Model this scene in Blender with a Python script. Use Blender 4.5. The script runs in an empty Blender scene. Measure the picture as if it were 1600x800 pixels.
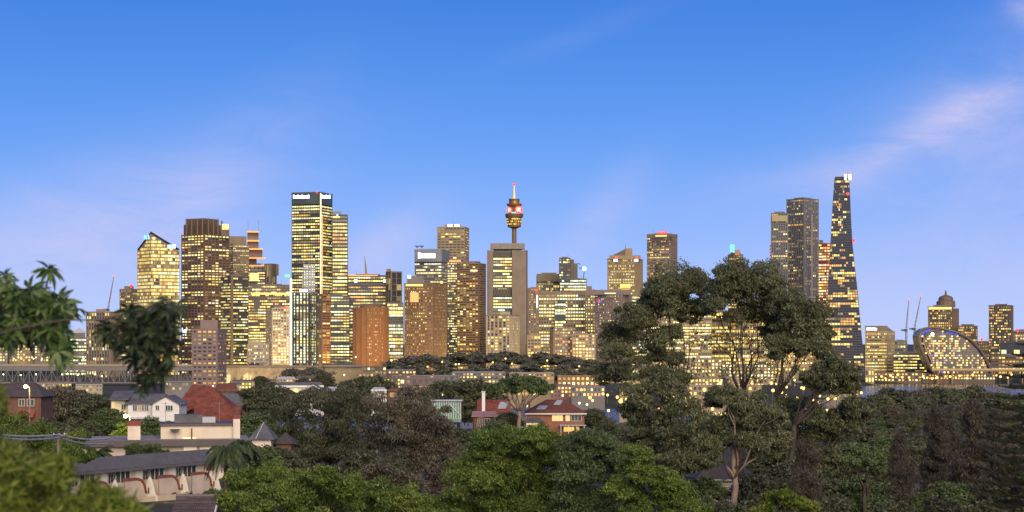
import bpy, math, random
import numpy as np
from mathutils import Vector
sc = bpy.context.scene
COL = sc.collection
F = 800.0/math.tan(math.radians(15))      # focal length in units of a 1600 wide frame
HZ, CAMZ = 536.0, 50.0                    # row of the horizon, height of the lens above the harbour
def PX(px, D): return (px-800.0)/F*D
def PZ(py, D): return CAMZ+(HZ-py)/F*D
def s2l(c):
    return tuple((x/255/12.92 if x <= 10 else ((x/255+.055)/1.055)**2.4) for x in c)

# ------------------------------------------------------------------ camera, sky, sun, exposure
cam = bpy.data.cameras.new('camera'); camo = bpy.data.objects.new('camera', cam); COL.objects.link(camo)
camo.location = (0, 0, CAMZ); camo.rotation_euler = (math.radians(90), 0, 0)
cam.sensor_width = 36; cam.lens = 18/math.tan(math.radians(15))
cam.shift_y = (HZ-400)/1600.0
cam.clip_start = .5; cam.clip_end = 90000
cam.dof.use_dof = True; cam.dof.focus_distance = 900; cam.dof.aperture_fstop = 4.5
sc.camera = camo
sc.view_settings.view_transform = 'Standard'; sc.view_settings.look = 'None'
sc.view_settings.exposure = .22; sc.view_settings.gamma = 1
SUN_EL, SUN_AZ = math.radians(26), math.radians(166)      # afterglow behind the camera, a little to the right
world = bpy.data.worlds.new('World'); sc.world = world; world.use_nodes = True
wt = world.node_tree; wt.nodes.clear()
def wn(t, **k):
    n = wt.nodes.new(t)
    for a, b in k.items(): setattr(n, a, b)
    return n
def wl(a, b): wt.links.new(a, b)
def wmath(op, a, b=None):
    n = wn('ShaderNodeMath', operation=op)
    for i, s in enumerate((a, b)):
        if s is None: continue
        if isinstance(s, (int, float)): n.inputs[i].default_value = s
        else: wl(s, n.inputs[i])
    return n.outputs[0]
wo = wn('ShaderNodeOutputWorld')
nish = wn('ShaderNodeTexSky', sky_type='NISHITA'); nish.sun_disc = False
nish.sun_elevation = SUN_EL; nish.sun_rotation = SUN_AZ; nish.ozone_density = 6; nish.dust_density = .5
bg1 = wn('ShaderNodeBackground'); wl(nish.outputs[0], bg1.inputs[0]); bg1.inputs[1].default_value = .006
tc = wn('ShaderNodeTexCoord'); sx = wn('ShaderNodeSeparateXYZ'); wl(tc.outputs['Generated'], sx.inputs[0])
X, Y, Z = sx.outputs
el = wmath('ARCSINE', Z); az = wmath('ARCTAN2', X, Y)
ramp = wn('ShaderNodeValToRGB'); wl(wmath('DIVIDE', wmath('ADD', el, .05), .65), ramp.inputs[0])
els = ramp.color_ramp.elements
stops = [(536, (184, 203, 250)), (470, (170, 194, 249)), (400, (150, 182, 247)), (320, (126, 169, 244)),
         (220, (97, 153, 237)), (110, (76, 138, 228)), (0, (60, 124, 219))]
pts = [((math.atan((HZ-y)/F)+.05)/.65, c) for y, c in stops]+[(.6, (40, 98, 192)), (1, (30, 76, 160))]
while len(els) < len(pts): els.new(.5)
for e, (p, c) in zip(els, pts): e.position = p; e.color = s2l(c)+(1,)
# thin pink cirrus: streak noise in sky angles, gathered in a few drifts
cv = wn('ShaderNodeCombineXYZ'); wl(az, cv.inputs[0]); wl(el, cv.inputs[1])
mp = wn('ShaderNodeMapping'); wl(cv.outputs[0], mp.inputs[0])
mp.inputs['Rotation'].default_value = (0, 0, math.radians(-32)); mp.inputs['Scale'].default_value = (9, 30, 1)
no = wn('ShaderNodeTexNoise'); wl(mp.outputs[0], no.inputs[0])
no.inputs['Scale'].default_value = 1.0; no.inputs['Detail'].default_value = 10; no.inputs['Roughness'].default_value = .68
no.inputs['Distortion'].default_value = .7
mr = wn('ShaderNodeMapRange'); wl(no.outputs[0], mr.inputs[0])
mr.inputs[1].default_value = .36; mr.inputs[2].default_value = .78
def drift(px, py, lx, ly, ang):            # soft elongated patch
    a0, e0 = (px-800)/F, (HZ-py)/F
    c, s = math.cos(ang), math.sin(ang)
    dx, dy = wmath('SUBTRACT', az, a0), wmath('SUBTRACT', el, e0)
    u = wmath('DIVIDE', wmath('ADD', wmath('MULTIPLY', dx, c), wmath('MULTIPLY', dy, s)), lx/F)
    v = wmath('DIVIDE', wmath('SUBTRACT', wmath('MULTIPLY', dy, c), wmath('MULTIPLY', dx, s)), ly/F)
    r2 = wmath('ADD', wmath('MULTIPLY', u, u), wmath('MULTIPLY', v, v))
    return wmath('POWER', 2.718, wmath('MULTIPLY', r2, -1))
tot = None
for a, k in (((110, 395, 300, 95, .4), .9), ((1440, 212, 140, 30, .5), .85), ((1340, 262, 220, 40, .2), .35), ((1600, 170, 230, 110, .35), .5), ((1540, 400, 360, 140, .2), .45), ((600, 385, 90, 40, .6), .8),
             ((930, 350, 110, 36, .9), .5), ((900, 62, 150, 18, .35), .12), ((1585, 40, 40, 22, -.8), .45), ((330, 300, 200, 60, .8), .3)):
    d = wmath('MULTIPLY', drift(*a), k)
    tot = d if tot is None else wmath('ADD', tot, d)
cl = wn('ShaderNodeMath', operation='MULTIPLY'); cl.use_clamp = True; wl(tot, cl.inputs[0])
wl(wmath('ADD', wmath('MULTIPLY', mr.outputs[0], .75), .3), cl.inputs[1])
mx = wn('ShaderNodeMixRGB'); wl(cl.outputs[0], mx.inputs[0]); wl(ramp.outputs[0], mx.inputs[1])
mx.inputs[2].default_value = s2l((200, 196, 236))+(1,)
bg2 = wn('ShaderNodeBackground'); wl(mx.outputs[0], bg2.inputs[0]); bg2.inputs[1].default_value = .87
ad = wn('ShaderNodeAddShader'); wl(bg1.outputs[0], ad.inputs[0]); wl(bg2.outputs[0], ad.inputs[1]); wl(ad.outputs[0], wo.inputs[0])
sun = bpy.data.lights.new('sun', 'SUN'); suno = bpy.data.objects.new('sun', sun); COL.objects.link(suno)
sun.energy = 4.6; sun.angle = math.radians(50); sun.color = (1.0, .80, .56)
sd = Vector((math.sin(SUN_AZ)*math.cos(SUN_EL), math.cos(SUN_AZ)*math.cos(SUN_EL), math.sin(SUN_EL)))
suno.rotation_euler = (-sd).to_track_quat('-Z', 'Y').to_euler()
suno.location = (0, -40, 120)

# ------------------------------------------------------------------ materials
MATS = {}
def mat(name, col, rough=.7, var=.18, scale=.35, bump=0.0, metal=0.0, spec=.3, bscale=None):
    if name in MATS: return MATS[name]
    m = bpy.data.materials.new(name); m.use_nodes = True; t = m.node_tree
    b = t.nodes['Principled BSDF']; b.inputs['Roughness'].default_value = rough
    b.inputs['Metallic'].default_value = metal; b.inputs['Specular IOR Level'].default_value = spec
    g = t.nodes.new('ShaderNodeTexCoord'); n = t.nodes.new('ShaderNodeTexNoise')
    n.inputs['Scale'].default_value = scale; n.inputs['Detail'].default_value = 6; n.inputs['Roughness'].default_value = .65
    t.links.new(g.outputs['Object'], n.inputs['Vector'])
    r = t.nodes.new('ShaderNodeValToRGB'); t.links.new(n.outputs[0], r.inputs[0])
    e = r.color_ramp.elements; e[0].position = .3; e[1].position = .7
    e[0].color = tuple(c*(1-var) for c in col)+(1,); e[1].color = tuple(min(1, c*(1+var)) for c in col)+(1,)
    t.links.new(r.outputs[0], b.inputs['Base Color'])
    if bump:
        n2 = t.nodes.new('ShaderNodeTexNoise'); n2.inputs['Scale'].default_value = bscale or scale*8
        t.links.new(g.outputs['Object'], n2.inputs['Vector'])
        bu = t.nodes.new('ShaderNodeBump'); bu.inputs['Strength'].default_value = bump
        t.links.new(n2.outputs[0], bu.inputs['Height']); t.links.new(bu.outputs[0], b.inputs['Normal'])
    MATS[name] = m; return m
def lit(name, col, s, rnd=.0, sample=False):
    if name in MATS: return MATS[name]
    m = bpy.data.materials.new(name); m.use_nodes = True; t = m.node_tree
    b = t.nodes['Principled BSDF']; b.inputs['Base Color'].default_value = (.05, .05, .05, 1); b.inputs['Roughness'].default_value = .3
    b.inputs['Emission Color'].default_value = tuple(col)+(1,); b.inputs['Emission Strength'].default_value = s
    if rnd:
        g = t.nodes.new('ShaderNodeNewGeometry'); q = t.nodes.new('ShaderNodeMapRange')
        q.inputs[3].default_value = s*(1-rnd); q.inputs[4].default_value = s*(1+rnd)
        t.links.new(g.outputs['Random Per Island'], q.inputs[0]); t.links.new(q.outputs[0], b.inputs['Emission Strength'])
    m.cycles.emission_sampling = 'AUTO' if sample else 'NONE'
    MATS[name] = m; return m
def leafmat(name, c1, c2, c3, trans=.35, rough=.55):
    if name in MATS: return MATS[name]
    m = bpy.data.materials.new(name); m.use_nodes = True; t = m.node_tree
    b = t.nodes['Principled BSDF']; b.inputs['Roughness'].default_value = rough; b.inputs['Specular IOR Level'].default_value = .25
    g = t.nodes.new('ShaderNodeNewGeometry'); tcx = t.nodes.new('ShaderNodeTexCoord'); n = t.nodes.new('ShaderNodeTexNoise')
    n.inputs['Scale'].default_value = .35; t.links.new(tcx.outputs['Object'], n.inputs['Vector'])
    a = t.nodes.new('ShaderNodeMath'); a.operation = 'MULTIPLY_ADD'; t.links.new(g.outputs['Random Per Island'], a.inputs[0])
    a.inputs[1].default_value = .55; a2 = t.nodes.new('ShaderNodeMath'); a2.operation = 'MULTIPLY_ADD'
    t.links.new(n.outputs[0], a2.inputs[0]); a2.inputs[1].default_value = .9; a2.inputs[2].default_value = -.22
    t.links.new(a2.outputs[0], a.inputs[2])
    r = t.nodes.new('ShaderNodeValToRGB'); t.links.new(a.outputs[0], r.inputs[0])
    e = r.color_ramp.elements; e.new(.5)
    for x, p, c in zip(e, (.1, .5, .95), (c1, c2, c3)): x.position = p; x.color = tuple(c)+(1,)
    t.links.new(r.outputs[0], b.inputs['Base Color'])
    tr = t.nodes.new('ShaderNodeBsdfTranslucent'); t.links.new(r.outputs[0], tr.inputs[0])
    mxs = t.nodes.new('ShaderNodeMixShader'); mxs.inputs[0].default_value = trans
    t.links.new(b.outputs[0], mxs.inputs[1]); t.links.new(tr.outputs[0], mxs.inputs[2])
    t.links.new(mxs.outputs[0], t.nodes['Material Output'].inputs[0])
    MATS[name] = m; return m

W_DARK = mat('dark_glass', (.035, .038, .045), .22, .3, .1, spec=.5)
W_GREEN = mat('green_glass', (.03, .05, .045), .18, .3, .1, spec=.6)
W_WARM = lit('warm_window', (1, .75, .17), 1.15, .5)
W_PALE = lit('pale_window', (1, .90, .38), 1.3, .45)
W_ORNG = lit('orange_window', (1, .48, .08), .85, .5)
W_DIM = lit('dim_window', (.85, .62, .18), .30, .7)
W_COOL = lit('cool_window', (.9, 1, .68), 1.1, .4)
WIN = [W_DARK, W_WARM, W_PALE, W_ORNG, W_DIM, W_COOL]
WING = [W_GREEN]+WIN[1:]
L_WHITE = lit('white_sign_light', (.85, .97, 1), 3)
L_RED = lit('red_beacon_light', (1, .03, .02), 2.2)
L_BLUE = lit('blue_light', (.05, .12, 1), .9)
L_CYAN = lit('cyan_light', (.1, .6, 1), 1.6)
L_ORANGE = lit('orange_strip_light', (1, .33, .06), 1.3)
L_GOLD = lit('gold_light', (1, .7, .12), 1.5)
L_LAMP = lit('street_lamp_light', (1, .78, .35), 5)
L_GREEN = lit('green_light', (.1, .9, .35), 1.2)
M_CONC = mat('weathered_glow_concrete', (.165, .135, .105), .85, .15, .08)  # warm brown cast puts the city glow into the facade colour
M_TAN = mat('tan_concrete', (.23, .18, .115), .85, .12, .08)
M_GREY = mat('grey_concrete', (.135, .13, .13), .85, .15, .08)
M_BRN = mat('brown_granite', (.095, .07, .05), .6, .15, .08)
M_MAUVE = mat('mauve_render', (.145, .12, .12), .85, .12, .08)
M_PALEC = mat('pale_concrete', (.27, .235, .18), .8, .1, .08)
M_DARK = mat('charcoal_metal', (.04, .04, .044), .5, .2, .1)
M_DGLS = mat('smoked_glass', (.045, .05, .06), .2, .2, .05, spec=.6)
M_ORB = mat('orange_lit_brick', (.17, .085, .036), .8, .15, .1)  # brown brick tinted orange: the floodlighting is put into the colour
M_STEEL = mat('galvanised_steel', (.26, .26, .25), .45, .15, .2, metal=.3)
M_SAND = mat('sandstone', (.26, .205, .13), .9, .5, .12, .3)
M_BRICK = mat('red_brick', (.115, .06, .045), .9, .35, .8, .3)
M_ROOFR = mat('red_tile', (.125, .038, .027), .85, .45, .8, .3)
M_ROOFB = mat('brown_tile', (.06, .05, .05), .8, .3, .8, .3)
M_SLATE = mat('slate_roof', (.085, .088, .098), .7, .4, .6, .15)
M_CREAM = mat('cream_render', (.52, .455, .39), .9, .2, .5, .1)
M_TAUPE = mat('taupe_render', (.36, .305, .265), .9, .2, .5, .1)
M_WHITE = mat('white_paint', (.56, .55, .54), .6, .06, .8)
M_COPE = mat('terracotta_coping', (.16, .045, .035), .8, .25, 1.5, .2)
M_FRAME = mat('window_frame_paint', (.45, .43, .40), .5, .1, 1)
M_WOODP = mat('timber_pole', (.16, .14, .12), .9, .25, 2)
M_ROAD = mat('asphalt', (.05, .05, .05), .9, .2, .2)
M_TIN = mat('pale_tin_roof', (.33, .35, .39), .5, .15, .5)
M_BARK = mat('grey_bark', (.042, .034, .028), .95, .4, 1.2, .5)
M_BARKP = mat('pale_gum_bark', (.17, .125, .10), .85, .4, .8, .4)
M_BARKD = mat('dark_bark', (.06, .048, .04), .95, .3, 1.2, .5)
LF_GUM = leafmat('gum_leaves', (.036, .046, .027), (.105, .12, .062), (.24, .25, .135))  # pale end of the range paints top-lit highlights into the leaf colour
LF_GREEN = leafmat('bright_leaves', (.036, .062, .014), (.10, .155, .032), (.23, .28, .07))
LF_MID = leafmat('mid_green_leaves', (.038, .062, .026), (.090, .132, .054), (.18, .22, .10))
LF_DARK = leafmat('dark_leaves', (.032, .040, .023), (.080, .092, .052), (.16, .17, .10))
LF_BROWN = leafmat('brown_leaves', (.042, .038, .027), (.12, .11, .076), (.25, .23, .175))
LF_SHE = leafmat('sheoak_needles', (.036, .034, .026), (.085, .075, .056), (.14, .13, .10))
LF_HILL = leafmat('hazy_hill_leaves', (.075, .08, .062), (.125, .13, .10), (.17, .175, .14))  # greyed, lifted, low-contrast tones put the hill's haze into the leaf colour
LF_NEAR = leafmat('near_leaves', (.03, .055, .015), (.075, .135, .032), (.22, .28, .12), .4, .35)
LF_NEARD = leafmat('near_backlit_leaves', (.012, .020, .009), (.028, .046, .017), (.08, .095, .04), .3, .45)  # darkened tones: the hanging clump's backlit shade is put into the leaf colour
LF_SPRAY = leafmat('spray_leaves', (.05, .09, .016), (.14, .19, .03), (.30, .33, .07), .45)
LF_PALM = leafmat('palm_leaflets', (.018, .035, .016), (.045, .07, .03), (.10, .12, .05))

# ------------------------------------------------------------------ helpers
ORIG = {}
def tag(o, label=None, cat=None, group=None, kind=None):
    for k, v in (('label', label), ('category', cat), ('group', group), ('kind', kind)):
        if v: o[k] = v
    return o
def thing(name, label, cat, loc, group=None):
    o = bpy.data.objects.new(name, None); COL.objects.link(o); o.location = loc; o.empty_display_size = .5
    ORIG[o.name] = Vector(loc); return tag(o, label, cat, group)
class MB:
    def __init__(s, T=None): s.v = []; s.f = []; s.m = []; s.T = T
    def add(s, vs, fs, mi=0):
        b = len(s.v)
        if s.T: vs = [s.T(*p) for p in vs]
        s.v += [tuple(p) for p in vs]; s.f += [tuple(b+i for i in f) for f in fs]; s.m += [mi]*len(fs)
    def quad(s, a, b, c, d, mi=0): s.add([a, b, c, d], [(0, 1, 2, 3)], mi)
    def box(s, x0, x1, y0, y1, z0, z1, mi=0):
        s.add([(x0, y0, z0), (x1, y0, z0), (x1, y1, z0), (x0, y1, z0), (x0, y0, z1), (x1, y0, z1), (x1, y1, z1), (x0, y1, z1)],
              [(0, 3, 2, 1), (4, 5, 6, 7), (0, 1, 5, 4), (1, 2, 6, 5), (2, 3, 7, 6), (3, 0, 4, 7)], mi)
    def prism(s, poly, z0, z1, mi=0, tops=None):
        n = len(poly); t = tops or [z1]*n
        s.add([(x, y, z0) for x, y in poly]+[(x, y, t[i]) for i, (x, y) in enumerate(poly)],
              [tuple(range(n-1, -1, -1)), tuple(range(n, 2*n))]+[(i, (i+1) % n, n+(i+1) % n, n+i) for i in range(n)], mi)
    def obox(s, p, d, n, u0, u1, z0, z1, dep, mi=0, back=0.0):
        a = (p[0]+d[0]*u0+n[0]*back, p[1]+d[1]*u0+n[1]*back); b = (p[0]+d[0]*u1+n[0]*back, p[1]+d[1]*u1+n[1]*back)
        e = (n[0]*dep, n[1]*dep)
        s.prism([(a[0]+e[0], a[1]+e[1]), (b[0]+e[0], b[1]+e[1]), b, a], z0, z1, mi)
    def tube(s, pts, rad, n=6, mi=0, cap=True):
        pts = [Vector(p) for p in pts]
        if not hasattr(rad, '__len__'): rad = [rad]*len(pts)
        vs = []; up = None
        for i, p in enumerate(pts):
            d = (pts[min(i+1, len(pts)-1)]-pts[max(i-1, 0)]).normalized()
            if up is None:
                up = Vector((0, 0, 1)) if abs(d.z) < .9 else Vector((1, 0, 0))
            a = d.cross(up).normalized(); b = a.cross(d).normalized(); up = b
            for k in range(n):
                t = 2*math.pi*k/n; vs.append(p+(a*math.cos(t)+b*math.sin(t))*rad[i])
        fs = [(i*n+k, i*n+(k+1) % n, (i+1)*n+(k+1) % n, (i+1)*n+k) for i in range(len(pts)-1) for k in range(n)]
        if cap: fs += [tuple(range(n-1, -1, -1)), tuple(range((len(pts)-1)*n, len(pts)*n))]
        s.add(vs, fs, mi)
    def lathe(s, cx, cy, prof, n=16, mi=0, a0=0):
        vs = [(cx+r*math.cos(a0+2*math.pi*k/n), cy+r*math.sin(a0+2*math.pi*k/n), z) for r, z in prof for k in range(n)]
        m = len(prof)
        fs = [(i*n+k, i*n+(k+1) % n, (i+1)*n+(k+1) % n, (i+1)*n+k) for i in range(m-1) for k in range(n)]
        fs += [tuple(range(n-1, -1, -1)), tuple(range((m-1)*n, m*n))]
        s.add(vs, fs, mi)
    def ball(s, c, r, n=8, mi=0):
        k = 5
        s.lathe(c[0], c[1], [(max(.02*r, r*math.sin(math.pi*i/k)), c[2]-r*math.cos(math.pi*i/k)) for i in range(k+1)], n, mi)
    def build(s, name, mats, parent=None, kind=None, smooth=False):
        if not s.v: return None
        me = bpy.data.meshes.new(name); o = bpy.data.objects.new(name, me); COL.objects.link(o)
        if parent is not None:
            og = ORIG[parent.name]; o.parent = parent; ORIG[o.name] = og
            vs = [(x-og.x, y-og.y, z-og.z) for x, y, z in s.v]
        else: vs = s.v; ORIG[o.name] = Vector((0, 0, 0))
        me.from_pydata(vs, [], s.f)
        if not isinstance(mats, (list, tuple)): mats = [mats]
        for m in mats: me.materials.append(m)
        if len(mats) > 1: me.polygons.foreach_set('material_index', s.m)
        if smooth: me.polygons.foreach_set('use_smooth', [True]*len(s.f))
        me.update()
        if kind: o['kind'] = kind
        return o
def frame(ox, oy, oz, yaw):
    c, s = math.cos(yaw), math.sin(yaw)
    return lambda x, y, z: (ox+c*x-s*y, oy+s*x+c*y, oz+z)
def lerp(a, b, t): return a+(b-a)*t
def interp(x, tab):
    if x <= tab[0][0]: return tab[0][1]
    for (a, b), (c, d) in zip(tab, tab[1:]):
        if x <= c: return b+(d-b)*(x-a)/(c-a)
    return tab[-1][1]
def sm(t): t = max(0, min(1, t)); return t*t*(3-2*t)

# ------------------------------------------------------------------ ground and harbour
def shore(x): return 1480+sm((x-150)/330)*870
def gz(x, y):
    n = interp(y, [(-60, 41.5), (40, 40.5), (90, 38), (140, 36), (200, 34.2), (300, 31), (550, 25.5), (800, 13), (960, 3), (1060, -4)])
    if y > 1100:
        n = -4+12.5*sm((y-shore(x)+30)/80)
        n += 14*math.exp(-((x+20)/150)**2-((y-2060)/130)**2)
    return n
def make_ground():
    xs = [-30000, -9000, -4000]+list(range(-2000, 2001, 50))+[4000, 9000, 30000]
    ys = list(range(-60, 300, 15))+list(range(300, 1200, 30))+list(range(1200, 3000, 30))+[3300, 4000, 6000, 10000, 20000, 60000]
    mb = MB()
    mb.add([(x, y, gz(x, y)) for y in ys for x in xs],
           [(j*len(xs)+i, j*len(xs)+i+1, (j+1)*len(xs)+i+1, (j+1)*len(xs)+i) for j in range(len(ys)-1) for i in range(len(xs)-1)])
    m = mat('ground_soil_and_grass', (.035, .036, .022), .95, .5, .05, .4)
    tag(mb.build('ground', m, smooth=True), kind='structure')
    w = MB(); w.quad((-2600, 980, 0), (2600, 980, 0), (2600, 2460, 0), (-2600, 2460, 0))
    wm = mat('harbour_water', (.012, .022, .03), .22, .2, .02, .12, spec=.6, bscale=.12)
    tag(w.build('water', wm), kind='structure')
make_ground()

# ------------------------------------------------------------------ towers
def plan(xl, xr, D, xe=None, depth=None):
    kl, kr = (xl-800)/F, (xr-800)/F
    if xe is None:
        a = math.atan((kl+kr)/2); dr = (math.cos(a), -math.sin(a)); dl = (math.sin(a), math.cos(a))
        cx, cy = kl*D, D
        WR = (kr*D-cx)/(dr[0]-kr*dr[1]); WL = depth or max(12, min(WR, 32))
    else:
        ke = (xe-800)/F; cx, cy = ke*D, D
        A, B = max(.01, xe-xl), max(.01, xr-xe)
        th = math.atan2(A, B)-math.atan(ke); dr = (math.cos(th), math.sin(th)); dl = (-math.sin(th), math.cos(th))
        WR = (kr*D-cx)/(dr[0]-kr*dr[1]); WL = (cx-kl*D)/(-dl[0]+kl*dl[1])
    c = (cx, cy); r = (cx+dr[0]*WR, cy+dr[1]*WR); l = (cx+dl[0]*WL, cy+dl[1]*WL)
    return [c, r, (r[0]+dl[0]*WL, r[1]+dl[1]*WL), l]
def inset(poly, k):
    cx = sum(p[0] for p in poly)/len(poly); cy = sum(p[1] for p in poly)/len(poly)
    return [(cx+(x-cx)*k, cy+(y-cy)*k) for x, y in poly]
class Tower: pass
def facade(t, poly, z0, z1, fh=3.8, bw=3.0, sp=.36, pr=.2, pb=.35, pp=.5, lit=.4, row=.2, dark=.05, cols=(6, 4, 1, 2, .6), seed=1, faces=None, tops=None, run=.55, sides=None):
    rng = random.Random(seed); n = len(poly)
    nz = max(1, round((z1-z0)/fh)); ch = (z1-z0)/nz
    rows = []
    for j in range(nz):
        q = rng.random(); rows.append(.95 if q < row else (.06 if q < row+dark else min(.92, lit)))
    for k in range(n):
        p, q = poly[k], poly[(k+1) % n]
        dx, dy = q[0]-p[0], q[1]-p[1]; L = math.hypot(dx, dy)
        if L < .5: continue
        d = (dx/L, dy/L); nn = (d[1], -d[0])
        if nn[0]*p[0]+nn[1]*p[1] > .02*math.hypot(*p) or (faces is not None and k not in faces): continue
        o = (sides or {}).get(k, {})
        pr_, bw_, sp_, fr = max(o.get('pr', pr), .14 if o.get('pr', pr) > 0 else 0), o.get('bw', bw), o.get('sp', sp), o.get('lit', 1)
        nx = max(1, round(L/bw_)); cw = L/nx
        t0 = t1 = None
        if tops: t0, t1 = tops[k], tops[(k+1) % n]
        for j in range(nz):
            za, zb = z0+(j+sp_)*ch, z0+(j+1)*ch; last = 0; pl = rows[j]*fr
            rc = rng.choices((1, 2, 3, 4, 5), cols)[0]
            for i in range(nx):
                if t0 is not None and zb > lerp(t0, t1, (i+.5)/nx)-1: continue
                if i and rng.random() < run*.8: pass
                else:
                    last = (rc if rng.random() < .6 else rng.choices((1, 2, 3, 4, 5), cols)[0]) if rng.random() < pl else (4 if rng.random() < .3 else 0)  # a share of unlit panes glow dimly, adding the city's ambient warmth
                u0, u1 = (i+pr_/2)*cw, (i+1-pr_/2)*cw
                a = (p[0]+d[0]*u0+nn[0]*.06, p[1]+d[1]*u0+nn[1]*.06); b = (p[0]+d[0]*u1+nn[0]*.06, p[1]+d[1]*u1+nn[1]*.06)
                t.w.quad((a[0], a[1], za), (b[0], b[1], za), (b[0], b[1], zb), (a[0], a[1], zb), last)
        zt = z1 if t0 is None else min(t0, t1)
        if sp_ > 0:
            for j in range(nz+1):
                zb = z0+j*ch
                if zb > zt+.1: break
                t.b.obox(p, d, nn, 0, L, zb, min(zb+sp_*ch, zb+ch), pb)
        if pr_ > 0:
            for i in range(nx+1):
                w = pr_*cw/2; u = min(max(i*cw, w), L-w)
                t.p.obox(p, d, nn, u-w, u+w, z0, zt if t0 is None else lerp(t0, t1, i/nx)-.3, pp)
def tower(label, xl, xr, top, D, xe=None, z0=7, depth=None, wall=None, band=None, pier=None, glass=None, name='office_tower', roofbox=None, fin=True, tops=None, poly=None, **o):
    wall = wall or M_BRN; band = band or wall; pier = pier or band
    po = poly or plan(xl, xr, D, xe, depth); z1 = PZ(top, D)
    cx = sum(p[0] for p in po)/len(po); cy = sum(p[1] for p in po)/len(po)
    r = thing(name, label, 'building', (cx, cy, z0))
    t = Tower(); t.w, t.b, t.p = MB(), MB(), MB(); t.root = r; t.poly = po; t.z0, t.z1, t.D = z0, z1, D
    tz = [z1+x for x in tops] if tops else None
    bd = MB(); bd.prism(po, z0-8, z1, 0, tz); bd.build('wall', wall, r)
    o.setdefault('seed', int(xl*7+top)); jr = random.Random(o['seed']+1)
    for key, lo, hi, dv in (('sp', 1.15, 1.65, .36), ('fh', .9, 1.2, 3.8), ('bw', .6, 1.05, 3.0), ('pr', .8, 1.6, .2)): o[key] = o.get(key, dv)*jr.uniform(lo, hi)
    o['sp'] = min(o['sp'], .62)
    facade(t, po, z0, z1-(1.5 if not tops else 0), tops=tz, **o)
    t.w.build('window_grid', WING if glass == 'green' else WIN, r, 'stuff')
    t.b.build('floor_band', band, r, 'stuff'); t.p.build('pier', pier, r, 'stuff')
    if not tops:
        if not roofbox and name == 'office_tower':
            m = MB(); m.prism(inset(po, .45+.3*((o['seed'] % 7)/7)), z1-.2, z1+1.3+(o['seed'] % 5)*.35); m.build('roof_plant', M_GREY if o['seed'] % 2 else wall, r)
            m = MB(); q_ = inset(po, .6)[o['seed'] % 4]; m.tube([(q_[0], q_[1], z1), (q_[0], q_[1], z1+4+(o['seed'] % 4)*1.5)], .22, 4); m.build('antenna', M_STEEL, r)
        pa = MB(); pa.prism(inset(po, 1.03), z1-1.2, z1+.25); pa.build('parapet', band, r)
    if roofbox:
        for i, (a, b, y) in enumerate(roofbox):
            pb_ = plan(a, b, D+6, None, 10); m = MB(); m.prism(pb_, z1-.5, PZ(y, D+6)); m.build('plant_room', wall, r)
    return t
def slab(t, name, px0, px1, y0, y1, D, mt, dep=1.5, kind=None, parent=None):     # a box by its outline, facing the lens
    m = MB(); m.prism(plan(px0, px1, D, None, dep), PZ(y1, D), PZ(y0, D)); return m.build(name, mt, parent or t.root, kind)
def sign(t, px0, px1, y0, y1, D, mt, n=6, seed=0):       # lit letter-like strokes on a tower head, too blurred to read
    rng = random.Random(seed); m = MB(); w = (px1-px0)/n
    for i in range(n):
        a = px0+i*w; b = a+w*rng.uniform(.68, .86); yy = y0+(y1-y0)*rng.choice((0, 0, .12, .2))
        m.prism(plan(a, b, D, None, .4), PZ(y1, D), PZ(yy, D))
    return m.build('sign', mt, t.root, 'stuff')
def beacon(t, px, py, D, mt=None, r=1.7):
    m = MB(); c = (PX(px, D), D, PZ(py, D)); m.ball(c, r*.62); m.tube([(c[0], c[1], c[2]-r*1.1), c], r*.3, 5)
    return m.build('beacon', mt or L_RED, t.root)

G = dict(cols=(6, 3, 1, 2, .2)); Yl = dict(cols=(7, 3, 2, 1, .1)); OR = dict(cols=(3, 1, 6, 2, 0)); PL = dict(cols=(3, 7, .3, 1.5, 2))
# -- left of the skyline
t = tower('low grey-brown block with upright fins left of the slanted-top tower', 135, 186, 487, 2330, xe=172, wall=M_CONC, fh=3.6, bw=4.5, sp=.12, pr=.42, pp=1.2, lit=.22, row=0, roofbox=[(150, 166, 483)], **PL)
t = tower('narrow pale block with green-white windows beside the finned block', 180, 202, 486, 2410, wall=M_GREY, fh=3.4, bw=3, sp=.4, pr=.3, lit=.6, row=.2, cols=(2, 5, 0, 1, 5))
t = tower('small grey building with rows of greenish lit windows under the low gable', 100, 136, 528, 2450, wall=M_GREY, fh=4, bw=4, sp=.45, pr=.2, lit=.5, row=.2, cols=(2, 4, 0, 1, 5), roofbox=[(112, 133, 520)])
m = MB(); c = plan(110, 136, 2480); zz = PZ(520, 2480)
m.add([(c[0][0], c[0][1], zz), (c[1][0], c[1][1], zz), (c[2][0], c[2][1], zz), (c[3][0], c[3][1], zz), (PX(124, 2490), 2490, PZ(512, 2490))], [(0, 1, 4), (1, 2, 4), (2, 3, 4), (3, 0, 4)]); m.build('roof', M_TIN, t.root)
t = tower('short concrete tower topped by a red beacon left of the slanted-top tower', 187, 216, 452, 2750, xe=205, wall=M_CONC, fh=3.5, bw=3.4, sp=.45, pr=.35, lit=.4, row=.05, roofbox=[(194, 209, 447)], **G)
beacon(t, 205, 446, 2750, r=3)
t = tower('brightly lit glass tower with a slanted roof and two blue-white signs', 215, 280, 365, 2500, xe=236, wall=M_GREY, band=M_TAN, fh=3.9, bw=3.2, sp=.24, pr=.12, lit=.78, row=.5, tops=[0, -22, -18, -22], run=.6, cols=(7, 4, 2, 2, .2))
m = MB(); po = t.poly; T0 = [(p[0], p[1], t.z1+h+.4) for p, h in zip(inset(po, 1.02), [1.0, -21, -17, -21])]
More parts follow.
